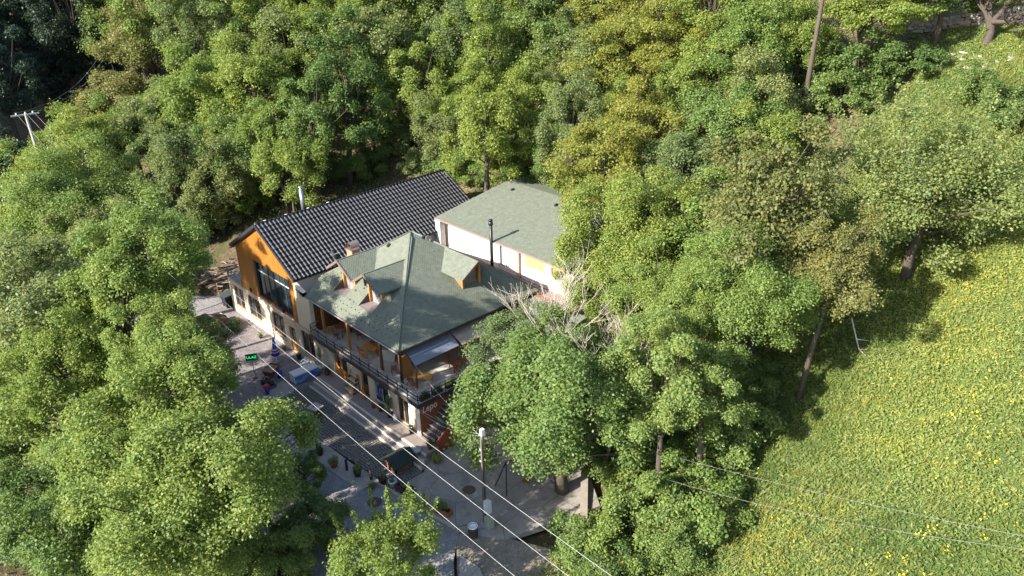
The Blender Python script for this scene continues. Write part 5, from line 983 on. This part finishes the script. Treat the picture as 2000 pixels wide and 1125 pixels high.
TREES = [
 ('big','maple','maple_tree',3.87,-17.95,-3.55,0.962,0.84,'huge bright maple filling the lower left, closest to the cobbles',1,1.29),
 ('bigb','fresh','maple_tree',-14.72,-18.84,-3.29,1.047,5.32,'large yellow-green maple at the left edge, above the huge lower-left one',1,1.0),
 ('big','fresh','maple_tree',-15.97,-11.58,-1.63,0.622,4.8,'broad bright maple left of the parked car',1,2.5),
 ('round','grey_green','leafy_tree',-14.23,-19.06,-3.36,1.211,1.6,'pale fine-leaved tree at the left edge with dark limbs showing',1,2.53),
 ('bigb','maple','maple_tree',-33.79,-11.15,-2.11,0.946,3.11,'spreading maple overhanging the road below the far utility pole',1,1.83),
 ('round','maple','maple_tree',-9.0,-14.62,-2.37,0.873,2.82,'tall maple in front of the road bend, left of the broad bright one',1,3.97),
 ('round','fresh','leafy_tree',-55.64,-8.25,-0.12,1.388,4.09,'light green tree just below the far utility pole',1,1.0),
 ('roundb','grey_green','leafy_tree',-17.21,-8.74,-0.91,0.726,4.95,'smaller grey-green tree poking out below the parked car',1,1.0),
 ('roundb','deep','leafy_tree',3.57,-11.92,-2.16,0.65,0.59,'dark shaded tree at the right flank of the huge lower-left maple',1,1.0),
 ('young','fresh','young_tree',11.44,-10.7,-1.98,1.025,0.18,'bright young tree rising from the bottom edge in front of the road',1,1.0),
 ('roundb','forest','leafy_tree',-4.98,-23.49,-4.19,1.023,5.25,'green tree in the bottom left corner',1,1.0),
 ('round','maple','maple_tree',-1.78,-15.28,-2.81,0.762,2.72,'maple crown between the left-edge maple and the electronic sign',1,3.25),
 ('round','deep','leafy_tree',-16.93,-23.71,-3.75,0.869,4.79,'dark tree against the left edge, low down',1,1.0),
 ('roundb','maple','leafy_tree',-55.56,-13.81,-0.56,0.816,0.01,'sliver of a bright tree at the left edge under the dark valley',1,1.0),
 ('roundb','deep','leafy_tree',-1.07,-9.39,-1.01,0.446,2.8,'dark branch-heavy tree hanging over the pots beside the cobbles',1,1.0),
 ('bigb','maple','maple_tree',2.15,-19.39,-3.79,0.629,4.53,'maple at the bottom edge below the huge lower-left one',1,1.0),
 ('roundb','forest','leafy_tree',5.86,-15.14,-2.94,0.745,1.44,'shaded tree at the bottom edge left of the young bright tree',1,1.0),
 ('shrub','maple','roadside_bush',-28.49,-7.04,-0.9,1.23,5.94,'bright roadside bush just left of the parked car',1,1.0),
 ('shrubb','forest','roadside_bush',-38.9,-3.19,-0.41,1.156,5.66,'bush on the road bend under the tall maple',1,1.0),
 ('roundb','maple','leafy_tree',-49.48,-7.42,-0.85,1.166,0.19,'light tree below the one under the far pole',1,1.0),
 ('roundb','fresh','leafy_tree',-31.65,-19.86,-3.93,1.031,0.16,'light tree at the left edge above the dark low one',1,1.0),
 ('roundb','maple','leafy_tree',-7.71,-17.39,-3.18,0.891,3.4,'leafy crown between the broad maple and the large left-edge one',1,3.12),
 ('bigb','maple','maple_tree',-6.5,-19.2,-3.63,0.663,5.9,'maple crown left of the huge lower-left one',1,1.27),
 ('round','forest','leafy_tree',-1.5,-21.02,-3.97,0.891,2.39,'green tree at the bottom edge between the corner tree and the big maple',1,1.07),
 ('roundb','deep','leafy_tree',-9.76,-24.49,-4.16,0.943,1.36,'dark tree at the left edge just above the corner tree',1,1.0),
 ('roundb','maple','leafy_tree',-29.43,-17.89,-3.53,1.069,2.65,'bright tree at the left edge between the pale tree and the large maple',1,1.0),
 ('round','maple','leafy_tree',-3.66,-16.18,-2.97,0.668,0.18,'bright crown on the upper shoulder of the huge maple',1,2.36),
 ('roundb','maple','leafy_tree',-4.41,-15.07,-2.67,0.717,1.39,'full crown covering the stems left of the parked car',1,4.13),
 ('roundb','maple','leafy_tree',-19.96,-13.05,-1.91,0.93,2.75,'bright crown closing the view of the road left of the parked car',1,2.19),
 ('round','fresh','leafy_tree',-8.39,-19.26,-3.64,0.77,3.11,'light crown in front of the large left-edge maple',1,3.32),
 ('roundb','grey_green','leafy_tree',-25.07,-13.52,-2.05,0.867,1.46,'pale crown behind the tall maple at the road bend',1,2.66),
 ('round','fresh','leafy_tree',-59.73,-0.94,1.58,1.412,1.45,'light tree right of the far utility pole, low on the slope',5,1.0),
 ('tall','grey_green','forest_tree',-46.74,2.03,1.43,1.31,1.37,'grey-green tree at the slope foot left of the steel flue',5,1.0),
 ('round','grey_green','forest_tree',-44.05,5.58,2.25,1.089,2.89,'silvery bush-like tree directly left of the timber gable',5,1.0),
 ('roundb','forest','forest_tree',-44.63,9.99,3.83,1.225,1.82,'mid-green tree up and left of the steel flue',5,1.0),
 ('young','fresh','young_tree',-36.75,10.81,3.26,1.319,0.13,'vivid yellow-green young tree right behind the steel flue',5,1.0),
 ('walnut','maple','forest_tree',-54.77,10.23,5.01,1.428,5.26,'yellowish spreading tree in the middle of the left forest',5,1.0),
 ('roundb','fresh','forest_tree',-50.35,15.01,6.68,1.534,3.49,'bright rounded tree high above the timber gable',5,1.0),
 ('tall','forest','forest_tree',-38.28,14.81,4.53,1.444,4.03,"tall mid-green tree above the black roof's left third",5,1.0),
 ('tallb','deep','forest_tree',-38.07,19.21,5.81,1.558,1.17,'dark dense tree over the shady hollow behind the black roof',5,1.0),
 ('shrub','grey_green','forest_bush',-38.01,26.28,8.49,1.816,6.23,'rounded olive-grey bush above the bare soil behind the black roof',5,1.0),
 ('roundb','grey_green','forest_tree',-30.7,26.5,7.37,1.012,5.4,"soft grey-green tree above the black roof's right end",5,1.0),
 ('tall','fresh','forest_tree',-17.85,22.67,5.95,1.229,0.76,'slender light tree with bare trunk right above the rear house',5,1.0),
 ('round','fresh','forest_tree',-19.61,30.38,9.24,1.217,2.09,'yellow-green tree above the rear house ridge',5,1.0),
 ('tallb','bluish','forest_tree',-10.58,27.11,8.36,1.1,4.53,'bluish-green tree above the right end of the rear roof',5,1.0),
 ('locust','locust','locust_tree',-3.53,24.3,7.31,1.081,4.47,'yellow-green locust right of the washing line',5,1.0),
 ('locustb','locust','locust_tree',-3.29,29.55,9.81,1.125,5.88,'airy golden locust in the middle of the upper right forest',5,1.0),
 ('roundb','bluish','forest_tree',2.61,27.93,8.97,1.066,2.65,'blue-green tree above the olive walnut',5,1.0),
 ('round','forest','forest_tree',3.63,32.13,11.49,1.134,5.21,'full green tree left of the tall bare trunk',5,1.0),
 ('roundb','fresh','forest_tree',8.88,31.16,10.97,0.99,4.21,"light green tree at the dark clearing's left edge",5,1.0),
 ('shrub','forest','forest_bush',-59.03,15.32,7.47,1.809,1.91,'mid-green bush low on the slope beneath the bright rounded tree',5,1.0),
 ('round','grey_green','forest_tree',-61.65,6.18,3.6,1.262,3.69,'pale tree low on the spur behind the overhanging maple',5,1.0),
 ('tall','fresh','forest_tree',-40.07,11.85,3.88,1.094,5.54,'narrow light tree just above the timber gable',5,1.0),
 ('round','grey_green','forest_tree',-40.69,24.38,8.33,1.047,5.31,'pale tree right of the shady hollow',5,1.0),
 ('locust','fresh','forest_tree',-29.13,29.52,8.77,1.061,3.17,"thin light tree above the black roof's far end",5,1.0),
 ('shrub','grey_green','forest_bush',-22.51,30.72,9.3,1.338,3.7,'grey-green bush above the rear house ridge',5,1.0),
 ('roundb','grey_green','forest_tree',-19.28,33.9,11.17,1.011,0.22,'pale clump left of the golden locusts',5,1.0),
 ('round','fresh','forest_tree',-8.51,33.74,11.61,0.861,1.52,'fresh green crown among the golden locusts',5,1.0),
 ('tall','fresh','forest_tree',-1.36,33.62,12.12,1.049,5.01,'bright crown right of the golden locusts',5,1.0),
 ('shrubb','bluish','forest_bush',5.16,41.12,17.43,1.185,2.6,'dark leafy bush at the tall bare trunk',5,1.0),
 ('round','fresh','forest_tree',3.32,43.34,18.48,0.861,1.09,'bright crown close left of the tall bare trunk',5,1.0),
 ('roundb','fresh','forest_tree',-68.77,-1.84,1.59,1.217,3.45,'bright tree immediately right of the far pole',5,1.0),
 ('roundb','maple','forest_tree',-65.12,4.72,3.05,1.196,4.42,'rounded tree over the road bend beyond the overhanging maple',5,1.0),
 ('roundb','maple','forest_tree',-53.27,20.8,9.6,1.134,4.24,'rounded crown in the upper left forest above the gable',5,1.0),
 ('round','grey_green','forest_tree',-43.68,37.39,14.63,1.134,2.35,'pale crown in the top middle',5,1.0),
 ('walnut','olive','forest_tree',-78.93,8.62,3.65,1.457,2.76,'olive brownish tree on the spur beside the dark valley',5,1.0),
 ('locust','olive','forest_tree',-78.97,14.33,6.01,1.682,3.19,'thin-crowned brownish tree at the top of the spur',5,1.0),
 ('round','maple','forest_tree',-64.42,10.8,5.39,1.402,4.89,'fresh green tree between the olive one and the yellowish spreading one',5,1.0),
 ('tallb','bluish','forest_tree',-62.76,14.9,7.31,1.588,3.27,'dark pointed tree in the upper left forest',5,1.0),
 ('locustb','maple','forest_tree',-61.5,19.33,9.49,1.555,2.47,'feathery tree in the upper left forest',5,1.0),
 ('roundb','grey_green','forest_tree',-55.38,22.6,10.61,1.636,3.08,'big pale tree at the top, above the steel flue',5,1.0),
 ('round','fresh','forest_tree',-52.2,27.52,12.14,1.533,0.19,'sunny tree at the top, above the dark hollow',5,1.0),
 ('tall','grey_green','forest_tree',-40.02,25.69,8.69,1.535,0.27,"pale upright tree above the black ridge's middle",5,1.0),
 ('tall','fresh','forest_tree',-33.97,26.52,7.82,1.382,4.42,'cascading light tree in the centre of the forest',5,1.0),
 ('roundb','bluish','forest_tree',-36.03,33.55,11.66,1.367,6.17,'whitish blue-green tree in the top centre',5,1.0),
 ('tallb','fresh','forest_tree',-26.03,31.18,9.55,1.332,3.73,'narrow bright tree in the top centre, with stem showing',5,1.0),
 ('round','forest','forest_tree',-24.73,36.61,12.75,1.313,2.47,'green tree at the top right of centre',5,1.0),
 ('tall','grey_green','forest_tree',-15.82,34.13,11.4,1.337,1.07,'pale tree beside the golden locusts',5,1.0),
 ('locust','locust','locust_tree',-12.18,35.9,12.5,1.264,3.15,'golden locust highest on the slope',5,1.0),
 ('locustb','locust','locust_tree',-7.95,38.23,14.05,1.205,6.17,'golden locust nearest the tall bare trunk',5,1.0),
 ('walnut','fresh','forest_tree',-3.51,39.58,15.32,1.155,4.84,'large light tree left of the tall bare trunk, near the top edge',5,1.0),
 ('round','maple','forest_tree',1.33,39.75,16.07,1.191,3.39,'bright tree touching the tall bare trunk',5,1.0),
 ('roundb','grey_green','forest_tree',4.44,35.43,13.67,0.993,5.4,'pale clumpy tree left of the lower bare trunk',5,1.0),
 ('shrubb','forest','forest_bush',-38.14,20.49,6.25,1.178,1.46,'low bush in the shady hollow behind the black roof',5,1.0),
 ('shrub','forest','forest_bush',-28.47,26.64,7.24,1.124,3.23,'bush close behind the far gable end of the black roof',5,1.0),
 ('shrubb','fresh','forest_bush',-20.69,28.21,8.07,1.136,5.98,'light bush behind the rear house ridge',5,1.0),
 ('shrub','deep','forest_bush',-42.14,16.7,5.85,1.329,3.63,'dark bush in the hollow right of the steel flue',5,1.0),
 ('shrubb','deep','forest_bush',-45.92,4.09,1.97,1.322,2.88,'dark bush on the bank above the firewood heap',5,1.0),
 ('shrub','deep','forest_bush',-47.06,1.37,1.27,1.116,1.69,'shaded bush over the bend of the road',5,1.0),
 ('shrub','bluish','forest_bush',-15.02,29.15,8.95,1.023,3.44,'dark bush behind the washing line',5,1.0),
 ('shrubb','locust','forest_bush',-6.95,26.18,8.13,1.003,6.01,'yellowish bush against the right end of the rear roof',5,1.0),
 ('shrubb','maple','forest_bush',-25.46,27.14,7.37,1.101,0.04,'light bush between the black roof and the rear roof',5,1.0),
 ('shrub','maple','forest_bush',-18.72,27.87,8.05,0.977,4.92,'small bush touching the peak of the rear roof',5,1.0),
 ('shrubb','grey_green','forest_bush',-31.85,25.56,7.06,1.021,5.15,'grey bush above the far end of the black ridge',5,1.0),
 ('shrubb','fresh','forest_bush',-11.07,28.43,8.91,0.988,5.57,'fresh bush right under the washing line',5,1.0),
 ('shrub','fresh','forest_bush',-44.56,10.35,3.95,1.276,4.65,'bright bush left of the steel flue behind the gable',5,1.0),
 ('shrubb','grey_green','forest_bush',-45.28,6.0,2.51,1.19,5.08,"silvery bush next to the timber gable's eaves",5,1.0),
 ('roundb','forest','forest_tree',-12.46,28.38,8.79,0.785,3.26,'small full tree above the washing line',5,1.0),
 ('roundb','forest','forest_tree',-119.59,26.56,4.7,2.224,3.53,'half-lit tree at the top edge beside the dark valley',5,1.0),
 ('tall','maple','forest_tree',-76.8,17.91,8.14,1.848,2.68,'sunlit tree cut by the top edge, second from the dark valley',5,1.0),
 ('round','grey_green','forest_tree',-78.35,25.79,12.7,1.721,0.35,'pale tree cut by the top edge, third from the dark valley',5,1.0),
 ('tall','fresh','forest_tree',-60.47,23.93,11.72,1.735,5.46,'light tree cut by the top edge above the gable house',5,1.0),
 ('roundb','forest','forest_tree',-60.67,30.87,15.13,1.609,3.58,'tree cut by the top edge above the shady hollow',5,1.0),
 ('tall','maple','forest_tree',-48.66,30.22,12.47,1.631,1.25,'tree cut by the top edge above the black ridge',5,1.0),
 ('round','fresh','forest_tree',-46.12,35.28,14.05,1.481,3.17,'light crown near the top edge, left of centre',5,1.0),
 ('tallb','forest','forest_tree',-39.59,36.85,13.82,1.518,3.05,'green crown cut by the top edge at the centre',5,1.0),
 ('roundb','maple','forest_tree',-36.26,40.5,15.49,1.366,2.24,'crown near the top edge just right of centre',5,1.0),
 ('tall','deep','forest_tree',-28.67,40.15,14.98,1.432,2.17,'dark crown cut by the top edge right of centre',5,1.0),
 ('round','bluish','forest_tree',-25.57,43.73,17.11,1.296,3.38,'bluish crown near the top edge before the locusts',5,1.0),
 ('locust','locust','locust_tree',-18.43,43.46,16.84,1.28,3.92,'locust cut by the top edge',5,1.0),
 ('locustb','olive','locust_tree',-13.41,44.99,17.78,1.253,3.85,'brownish locust cut by the top edge',5,1.0),
 ('tall','fresh','forest_tree',-5.51,42.69,16.9,1.329,2.88,'crown cut by the top edge left of the bare trunk',5,1.0),
 ('walnut','maple','forest_tree',-1.85,46.06,19.31,1.1,0.18,'leafy crown cut by the top edge beside the bare trunk',5,1.0),
 ('tall','forest','forest_tree',-62.92,29.64,14.88,1.849,1.44,'tree tip in the top edge far above the gable house',5,1.0),
 ('round','deep','forest_tree',-56.41,39.97,18.38,1.664,1.11,'tree tip in the top edge far above the black ridge',5,1.0),
 ('tall','forest','forest_tree',-40.04,41.55,16.35,1.665,3.67,'tree tip in the top edge far above the rear house',5,1.0),
 ('round','deep','forest_tree',-30.78,48.35,19.94,1.471,5.41,'dark tree tip in the top edge right of centre',5,1.0),
 ('tall','forest','forest_tree',-12.78,46.49,18.73,1.436,5.01,'tree tip in the top edge above the locusts',5,1.0),
 ('round','forest','forest_tree',-111.09,37.88,11.54,2.31,5.01,'tree tip in the top edge above the spur',5,1.0),
 ('locustb','fresh','leafy_tree',8.43,43.68,19.35,1.183,5.13,'yellow-green tree with crooked pale limbs at the top right',2,1.0),
 ('locust','fresh','leafy_tree',10.6,45.24,20.54,1.051,1.6,'light tree left of the dry stone wall',2,1.0),
 ('round','deep','leafy_tree',12.96,49.64,23.33,1.017,5.29,'dark tree directly behind the dry stone wall',2,1.0),
 ('bare','forest','tall_trunk_tree',6.43,39.86,16.78,1.183,4.23,'tree with the tall bare trunk at the clearing',2,1.0),
 ('shrub','deep','hawthorn_bush',9.6,43.95,19.65,1.724,0.52,'wide grey-green bush below the yellow-green trees at top right',2,1.0),
 ('shrubb','deep','hawthorn_bush',12.33,45.76,21.1,1.084,0.1,'second wide bush, just behind the pear tree',2,1.0),
 ('shrubb','forest','hawthorn_bush',8.89,41.41,17.99,1.269,0.09,"dark bush right of the tall bare trunk's foot",2,1.0),
 ('shrub','forest','hawthorn_bush',19.21,43.18,20.23,0.984,4.75,'bright green bush below the scattered stones',2,1.0),
 ('shrubb','deep','hawthorn_bush',23.25,41.05,19.4,1.083,1.57,'greyish bush at the right edge below the stones',2,1.0),
 ('pear','pear','pear_tree',22.12,28.2,10.81,1.65,0.69,'big pale pear tree with upright shoots on the right',2,1.0),
 ('big','fresh','maple_tree',4.87,18.16,3.8,0.945,3.92,'bright yellow-green tree overhanging the rear roof',3,1.0),
 ('walnut','maple','walnut_tree',9.89,21.26,4.83,1.2,2.16,'green walnut between the bright overhanging tree and the olive one',3,1.0),
 ('walnut','olive','walnut_tree',15.76,18.92,4.02,1.131,0.44,'olive-brown walnut in the right middle',3,1.73),
 ('walnut','olive','walnut_tree',20.73,17.13,4.67,0.732,1.0,"olive walnut with the grey leaning trunk at the meadow's edge",3,2.18),
 ('bigb','maple','leafy_tree',17.11,14.05,1.91,0.689,3.31,'large green tree below the olive walnut',3,1.68),
 ('bigb','maple','leafy_tree',14.2,11.43,0.16,0.646,1.06,'leafy tree right of the dead bare branches',3,1.88),
 ('front','forest','maple_tree',11.43,3.45,-1.46,1.0,1.71,"big dark green maple in front of the restaurant's right end",3,1.0),
 ('locust','bluish','leafy_tree',5.51,4.96,-0.84,0.854,4.47,'half-bare thin tree in front of the annex roof',3,1.75),
 ('round','bluish','leafy_tree',9.11,11.33,0.18,1.001,2.86,'blue-green tree beside the bleached dead branches',3,1.0),
 ('tallb','forest','leafy_tree',17.08,6.24,-0.63,0.939,2.02,'mid-green tree behind the big dark maple',3,1.33),
 ('tall','forest','leafy_tree',19.18,8.25,0.37,0.812,2.98,'shaded tree at the inner edge of the meadow',3,1.5),
 ('shrub','forest','elder_bush',16.12,9.84,0.03,0.879,0.15,'shaded bush at the foot of the trees beside the meadow wires',0,1.0),
 ('shrubb','forest','elder_bush',17.07,12.24,1.13,0.83,2.43,'bush where the tree shade meets the meadow',0,1.0),
 ('shrubb','forest','elder_bush',12.53,7.6,-1.07,0.894,2.64,'bush tucked under the right side of the dark maple',0,1.0),
 ('shrub','maple','elder_bush',14.22,9.47,-0.46,0.894,1.18,'bush between the dark maple and the meadow wires',0,1.0),
 ('shrub','maple','elder_bush',17.49,11.92,1.12,1.064,0.68,'leafy bush round the foot of the shaded tree at the meadow edge',0,1.0),
 ('shrubb','forest','elder_bush',16.44,8.29,-0.33,0.976,5.65,'bush round the foot of the mid-green tree behind the dark maple',0,1.0),
 ('shrub','forest','elder_bush',16.84,16.65,3.09,1.064,3.2,'bush filling the shade below the large green tree',0,1.0),
 ('roundb','forest','leafy_tree',16.44,12.23,0.95,0.658,1.31,'low dense tree between the maple and the meadow',3,1.0),
 ('shrubb','olive','elder_bush',17.65,21.05,5.68,0.794,3.8,'olive bush under the outermost walnut',0,1.0),
 ('shrub','forest','elder_bush',16.56,-0.04,-1.22,1.029,5.13,'dark green bush covering the end of the concrete yard',0,1.0),
 ('shrubb','maple','elder_bush',18.57,2.2,-0.87,1.093,0.13,'bush right of the one over the concrete yard',0,1.0),
 ('shrub','maple','elder_bush',15.93,5.19,-1.01,0.754,0.11,'light bush next to the bare brown soil',0,1.0),
 ('shrubb','fresh','elder_bush',18.34,6.35,-0.31,0.875,0.92,'sunlit yellow-green bush at the meadow foot',0,1.0),
 ('shrub','forest','elder_bush',21.38,2.83,-0.29,0.883,4.51,'bush at the bottom edge beside the meadow',0,1.0),
 ('shrubb','deep','elder_bush',19.17,-0.63,-0.99,0.875,1.01,'dark bush cut by the bottom edge',0,1.0),
 ('roundb','fresh','leafy_tree',2.97,15.25,2.91,0.773,4.42,"light tree just in front of the rear house's right end",3,1.19),
 ('roundb','dark_shaded','valley_tree',-139.02,12.67,2.89,2.197,4.26,'tree in the dark valley, top left corner',4,1.0),
 ('tall','dark_shaded','valley_tree',-127.67,17.58,0.87,2.311,3.42,'dark tree beside the lit spur at the top edge',4,1.0),
 ('round','dark_shaded','valley_tree',-128.33,10.47,-1.73,1.941,1.39,"dark tree above the far pole's crossarm",4,1.0),
 ('roundb','dark_shaded','valley_tree',-126.04,18.01,0.82,1.659,6.13,'dark tree pressed against the lit spur',4,1.0),
 ('tall','dark_shaded','valley_tree',-88.06,-3.13,3.01,1.523,5.01,'dark tree at the left edge above the crossarm',4,1.0),
 ('roundb','dark_shaded','valley_tree',-71.66,-8.51,2.32,1.027,3.24,'dark tree at the left edge below the far pole',4,1.0),
 ('roundb','dark_shaded','valley_tree',-136.26,25.93,7.86,1.762,1.4,'dim tree at the top edge between valley and spur',4,1.0),
 ('round','dark_shaded','valley_tree',-144.6,19.92,8.8,2.273,4.07,'dark crown cut by the top edge at the far left',4,1.0),
 ('tall','dark_shaded','valley_tree',-139.85,10.82,2.81,2.279,2.48,'dark crown in the extreme top left corner',4,1.0),
 ('shrub','forest','elder_bush',18.2,4.6,-0.65,1.5,0.0,'tall bush hiding the stem of the mid-green tree',0,1.0),
 ('shrubb','maple','elder_bush',20.2,6.2,0.11,1.2,1.3,'light bush in front of the shaded tree at the meadow edge',0,1.0),
 ('shrubb','forest','elder_bush',18.9,12.0,1.59,1.2,2.6,'bush before the stem of the large green tree',0,1.0),
 ('shrub','maple','elder_bush',15.2,8.6,-0.51,1.3,3.9000000000000004,'bush deep in the shade behind the dark maple',0,1.0),
]

def stretched(v, sz):
    """the same trunk with a longer bare stem below the limbs"""
    me = TRUNK[v].copy(); hc = VAR[v][2]; z0 = hc*.45; up_ = hc*(sz-1); co = np.empty(len(me.vertices)*3, np.float32); me.vertices.foreach_get("co", co); co = co.reshape(-1,3)
    co[:,2] = np.where(co[:,2] <= z0, co[:,2]*(z0+up_)/z0, co[:,2]+up_); me.vertices.foreach_set("co", co.ravel()); me.update(); return me
for v, lf, name, x, y, z, s, rz, lab, g, sz in TREES:
    bush = v.startswith("shrub")
    t = thing(name, lab, "bush" if bush else "tree", (x,y,z), rz, GROUPS[g]); qr = random.Random(int(abs(x*131+y*17)*10)); t.scale = (s*qr.uniform(.92,1.1),s*qr.uniform(.92,1.1),s*qr.uniform(.92,1.14)); t.rotation_euler = (qr.gauss(0,.05),qr.gauss(0,.05),rz)
    o = link(bpy.data.objects.new("branches" if bush else "trunk", TRUNK[v] if abs(sz-1) < .12 else stretched(v, sz)), t)
    c = link(bpy.data.objects.new("crown", CROWN[v]), t); c.location = (0,0,VAR[v][2]*(sz-1)); c.material_slots[0].link = 'OBJECT'; c.material_slots[0].material = LEAF[lf]
# dead bare trees beside the dark maple, pollard willow at the top of the meadow
def twiggy(name, label, base, h, spread, mat, seed, thick, depth=4, up=.55, group=None, fan=3):
    r = random.Random(seed); t = thing(name, label, "tree", base, group=group); mt = MB(); ml = MB()
    def grow(p, d, L, th, n):
        q = p+d*L; mid = p+d*L*.5+Vector((r.uniform(-1,1),r.uniform(-1,1),r.uniform(-.5,.5)))*L*.08; (mt if n == depth else ml).tube([p,mid,q], [th,th*.8,th*.62], 6 if n > 2 else 4, False)
        if n <= 0: return
        for k in range(fan if n < depth else fan+1):
            a = Vector((r.gauss(0,1),r.gauss(0,1),r.gauss(0,.6)+up)).normalized(); nd = (d*.75+a*spread).normalized(); grow(p+d*L*r.uniform(.6,1.0), nd, L*r.uniform(.58,.82), th*.58, n-1)
    b = Vector(base); grow(b-Vector((0,0,.3)), Vector((r.uniform(-.1,.1),r.uniform(-.1,.1),1)).normalized(), h, thick, depth)
    mt.build("trunk", mat, t, True); ml.build("limbs", mat, t, True); return t
twiggy("dead_tree","bare bleached dead tree standing up behind the dark maple",(8.6,6.6,-.6),5.9,.55,MAT_DEAD,21,.17,5,.8)
twiggy("dead_tree","second bare dead tree with low pale limbs right of the first",(11.6,7.6,-.6),5.2,.68,MAT_DEAD,35,.17,5,.6)
wb = (17.2,49.4,ground_z(17.2,49.4)); wt = twiggy("pollard_willow","thick-trunked pollard tree with brownish twigs before the stone wall",wb,2.6,.75,M("dark_willow_bark",(.075,.06,.05),.9,.3,5,.3),5,.42,4,.6,fan=4)
rng = np.random.RandomState(77); d = rng.normal(size=(6000,3)); d /= np.linalg.norm(d, axis=1, keepdims=True); V, F = leaf_quads(d*np.array([3.4,3.4,2.0])*rng.uniform(.5,1,(6000,1))+np.array([.6,.3,5.4]), d*.5+rng.normal(size=(6000,3))*.6, .15, rng); link(bpy.data.objects.new("crown", fast_mesh("crown_willow", V, F, LEAF["olive"])), wt)
# ---------------------------------------------------------------- ground cover
def scatter(name, n, box, keep, hmin, hmax, size, mat, seed, vert=.55, clump=0, blade=False, wide=.36):
    rng = np.random.RandomState(seed); x = rng.uniform(box[0],box[1],n); y = rng.uniform(box[2],box[3],n)
    if clump:
        m_ = n//clump; cx = np.repeat(x[:m_], clump); cy = np.repeat(y[:m_], clump); x = cx+rng.normal(size=len(cx))*.16; y = cy+rng.normal(size=len(cy))*.16
    k = keep(x, y, rng); x = x[k]; y = y[k]; z = terrain(x, y); h = rng.uniform(hmin, hmax, len(x))*(.55+.45*np.sin(x*1.7+np.sin(y*1.3)*2)*np.cos(y*1.1)+.35)
    P = np.stack([x, y, z+np.maximum(h, .02)], 1); Nn = rng.normal(size=(len(x),3))*vert+np.array([0,0,.6])+np.array([-.15,-.35,0])
    if blade:
        td = rng.normal(size=(len(x),3))*.32+np.array([.25,.10,1.0]); Nn = rng.normal(size=(len(x),3))*.6+np.array([-.5,-.7,.25]); P[:,2] += size*.3; V, F = leaf_quads(P, Nn, size, rng, .035, td)
    else: V, F = leaf_quads(P, Nn, size, rng, wide)
    me = fast_mesh(name, V, F, mat); return link(bpy.data.objects.new(name, me))
def wav(x, y, a, b, c): return np.sin(x*a+c)+np.sin(y*b+c*2)+np.sin((x+y)*(a+b)*.37+c)+.6*np.sin((x-y*1.3)*(a+b)*.9+c*3)
def meadow_ok(x, y, r): return (grassy(x, y) > r.uniform(.05,.8,len(x))) & (np.arctan2(y+29.2, x-42.5) > math.radians(96))
tag(scatter("meadow_grass", 340000, (13,47,-9,56), lambda x, y, r: meadow_ok(x,y,r) & (wav(x,y,.2,.17,1)+.4*wav(x,y,.7,.6,2) < r.uniform(-.6,4.5,len(x))), .02, .36, .215, LEAF["meadow"], 5, .62, wide=.20), "lush green grass and herbs covering the meadow", "grass", kind="stuff")
tag(scatter("yellow_grass", 210000, (13,47,-9,56), lambda x, y, r: meadow_ok(x,y,r) & (wav(x,y,.2,.17,1)+.4*wav(x,y,.7,.6,2) > r.uniform(-2.6,2.6,len(x))), .03, .42, .215, LEAF["meadow_yellow"], 6, .7, wide=.17), "yellowish taller grass in patches of the meadow", "grass", kind="stuff")
tag(scatter("tall_grass", 100000, (14,47,-9,52), lambda x, y, r: meadow_ok(x,y,r) & (wav(x,y,.22,.19,3)+.5*wav(x,y,.8,.7,1) > r.uniform(.0,2.6,len(x))), .02, .12, .62, LEAF["tall_grass"], 16, .5, 12, True), "long pale grass blades leaning in tufts on the meadow", "grass", kind="stuff")
fx_ = M("yellow_petals", (.78,.58,.02), .6, .1, 4)
tag(scatter("yellow_wildflowers", 7500, (14,47,-9,44), lambda x, y, r: meadow_ok(x,y,r) & (wav(x,y,.55,.47,2.5)-.03*(y-6)+.06*(x-26) > r.uniform(.3,2.8,len(x))), .30, .70, .115, fx_, 8, .5, 8), "bright yellow wildflower heads scattered over the meadow", "flowers", kind="stuff")
def forest_ok(x, y, r):
    house = ((x > -31.5) & (x < -16.8) & (y > -1) & (y < 21.8)) | ((x > -18) & (x < 4) & (y > -3) & (y < 34.3)); yard = (x > -34) & (x < 14.5) & (y > -13) & (y < 7)
    bare = (x > -40) & (x < -24) & (y > 21.5) & (y < 27) & (r.uniform(0,1,len(x)) < .55)
    return ~house & ~yard & ~bare & (grassy(x,y) < .4) & (wav(x,y,.5,.45,.7) > r.uniform(-2.4,1.0,len(x)))
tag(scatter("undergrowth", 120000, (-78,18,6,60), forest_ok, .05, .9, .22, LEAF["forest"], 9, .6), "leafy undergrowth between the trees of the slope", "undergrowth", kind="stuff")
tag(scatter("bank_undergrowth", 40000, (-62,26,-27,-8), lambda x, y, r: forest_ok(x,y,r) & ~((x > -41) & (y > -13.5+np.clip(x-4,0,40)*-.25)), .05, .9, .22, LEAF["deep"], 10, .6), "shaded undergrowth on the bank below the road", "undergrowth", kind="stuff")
tag(scatter("verge_weeds", 3500, (9.5,19,-8,0), lambda x, y, r: (np.abs(y+5.2+(x-10)*.32) < .9) & (wav(x,y,1.3,1.1,2) > r.uniform(-.5,1.8,len(x))), .0, .3, .13, LEAF["meadow"], 12, .7), "weeds and short grass on the verge by the litter bin", "weeds", kind="stuff")
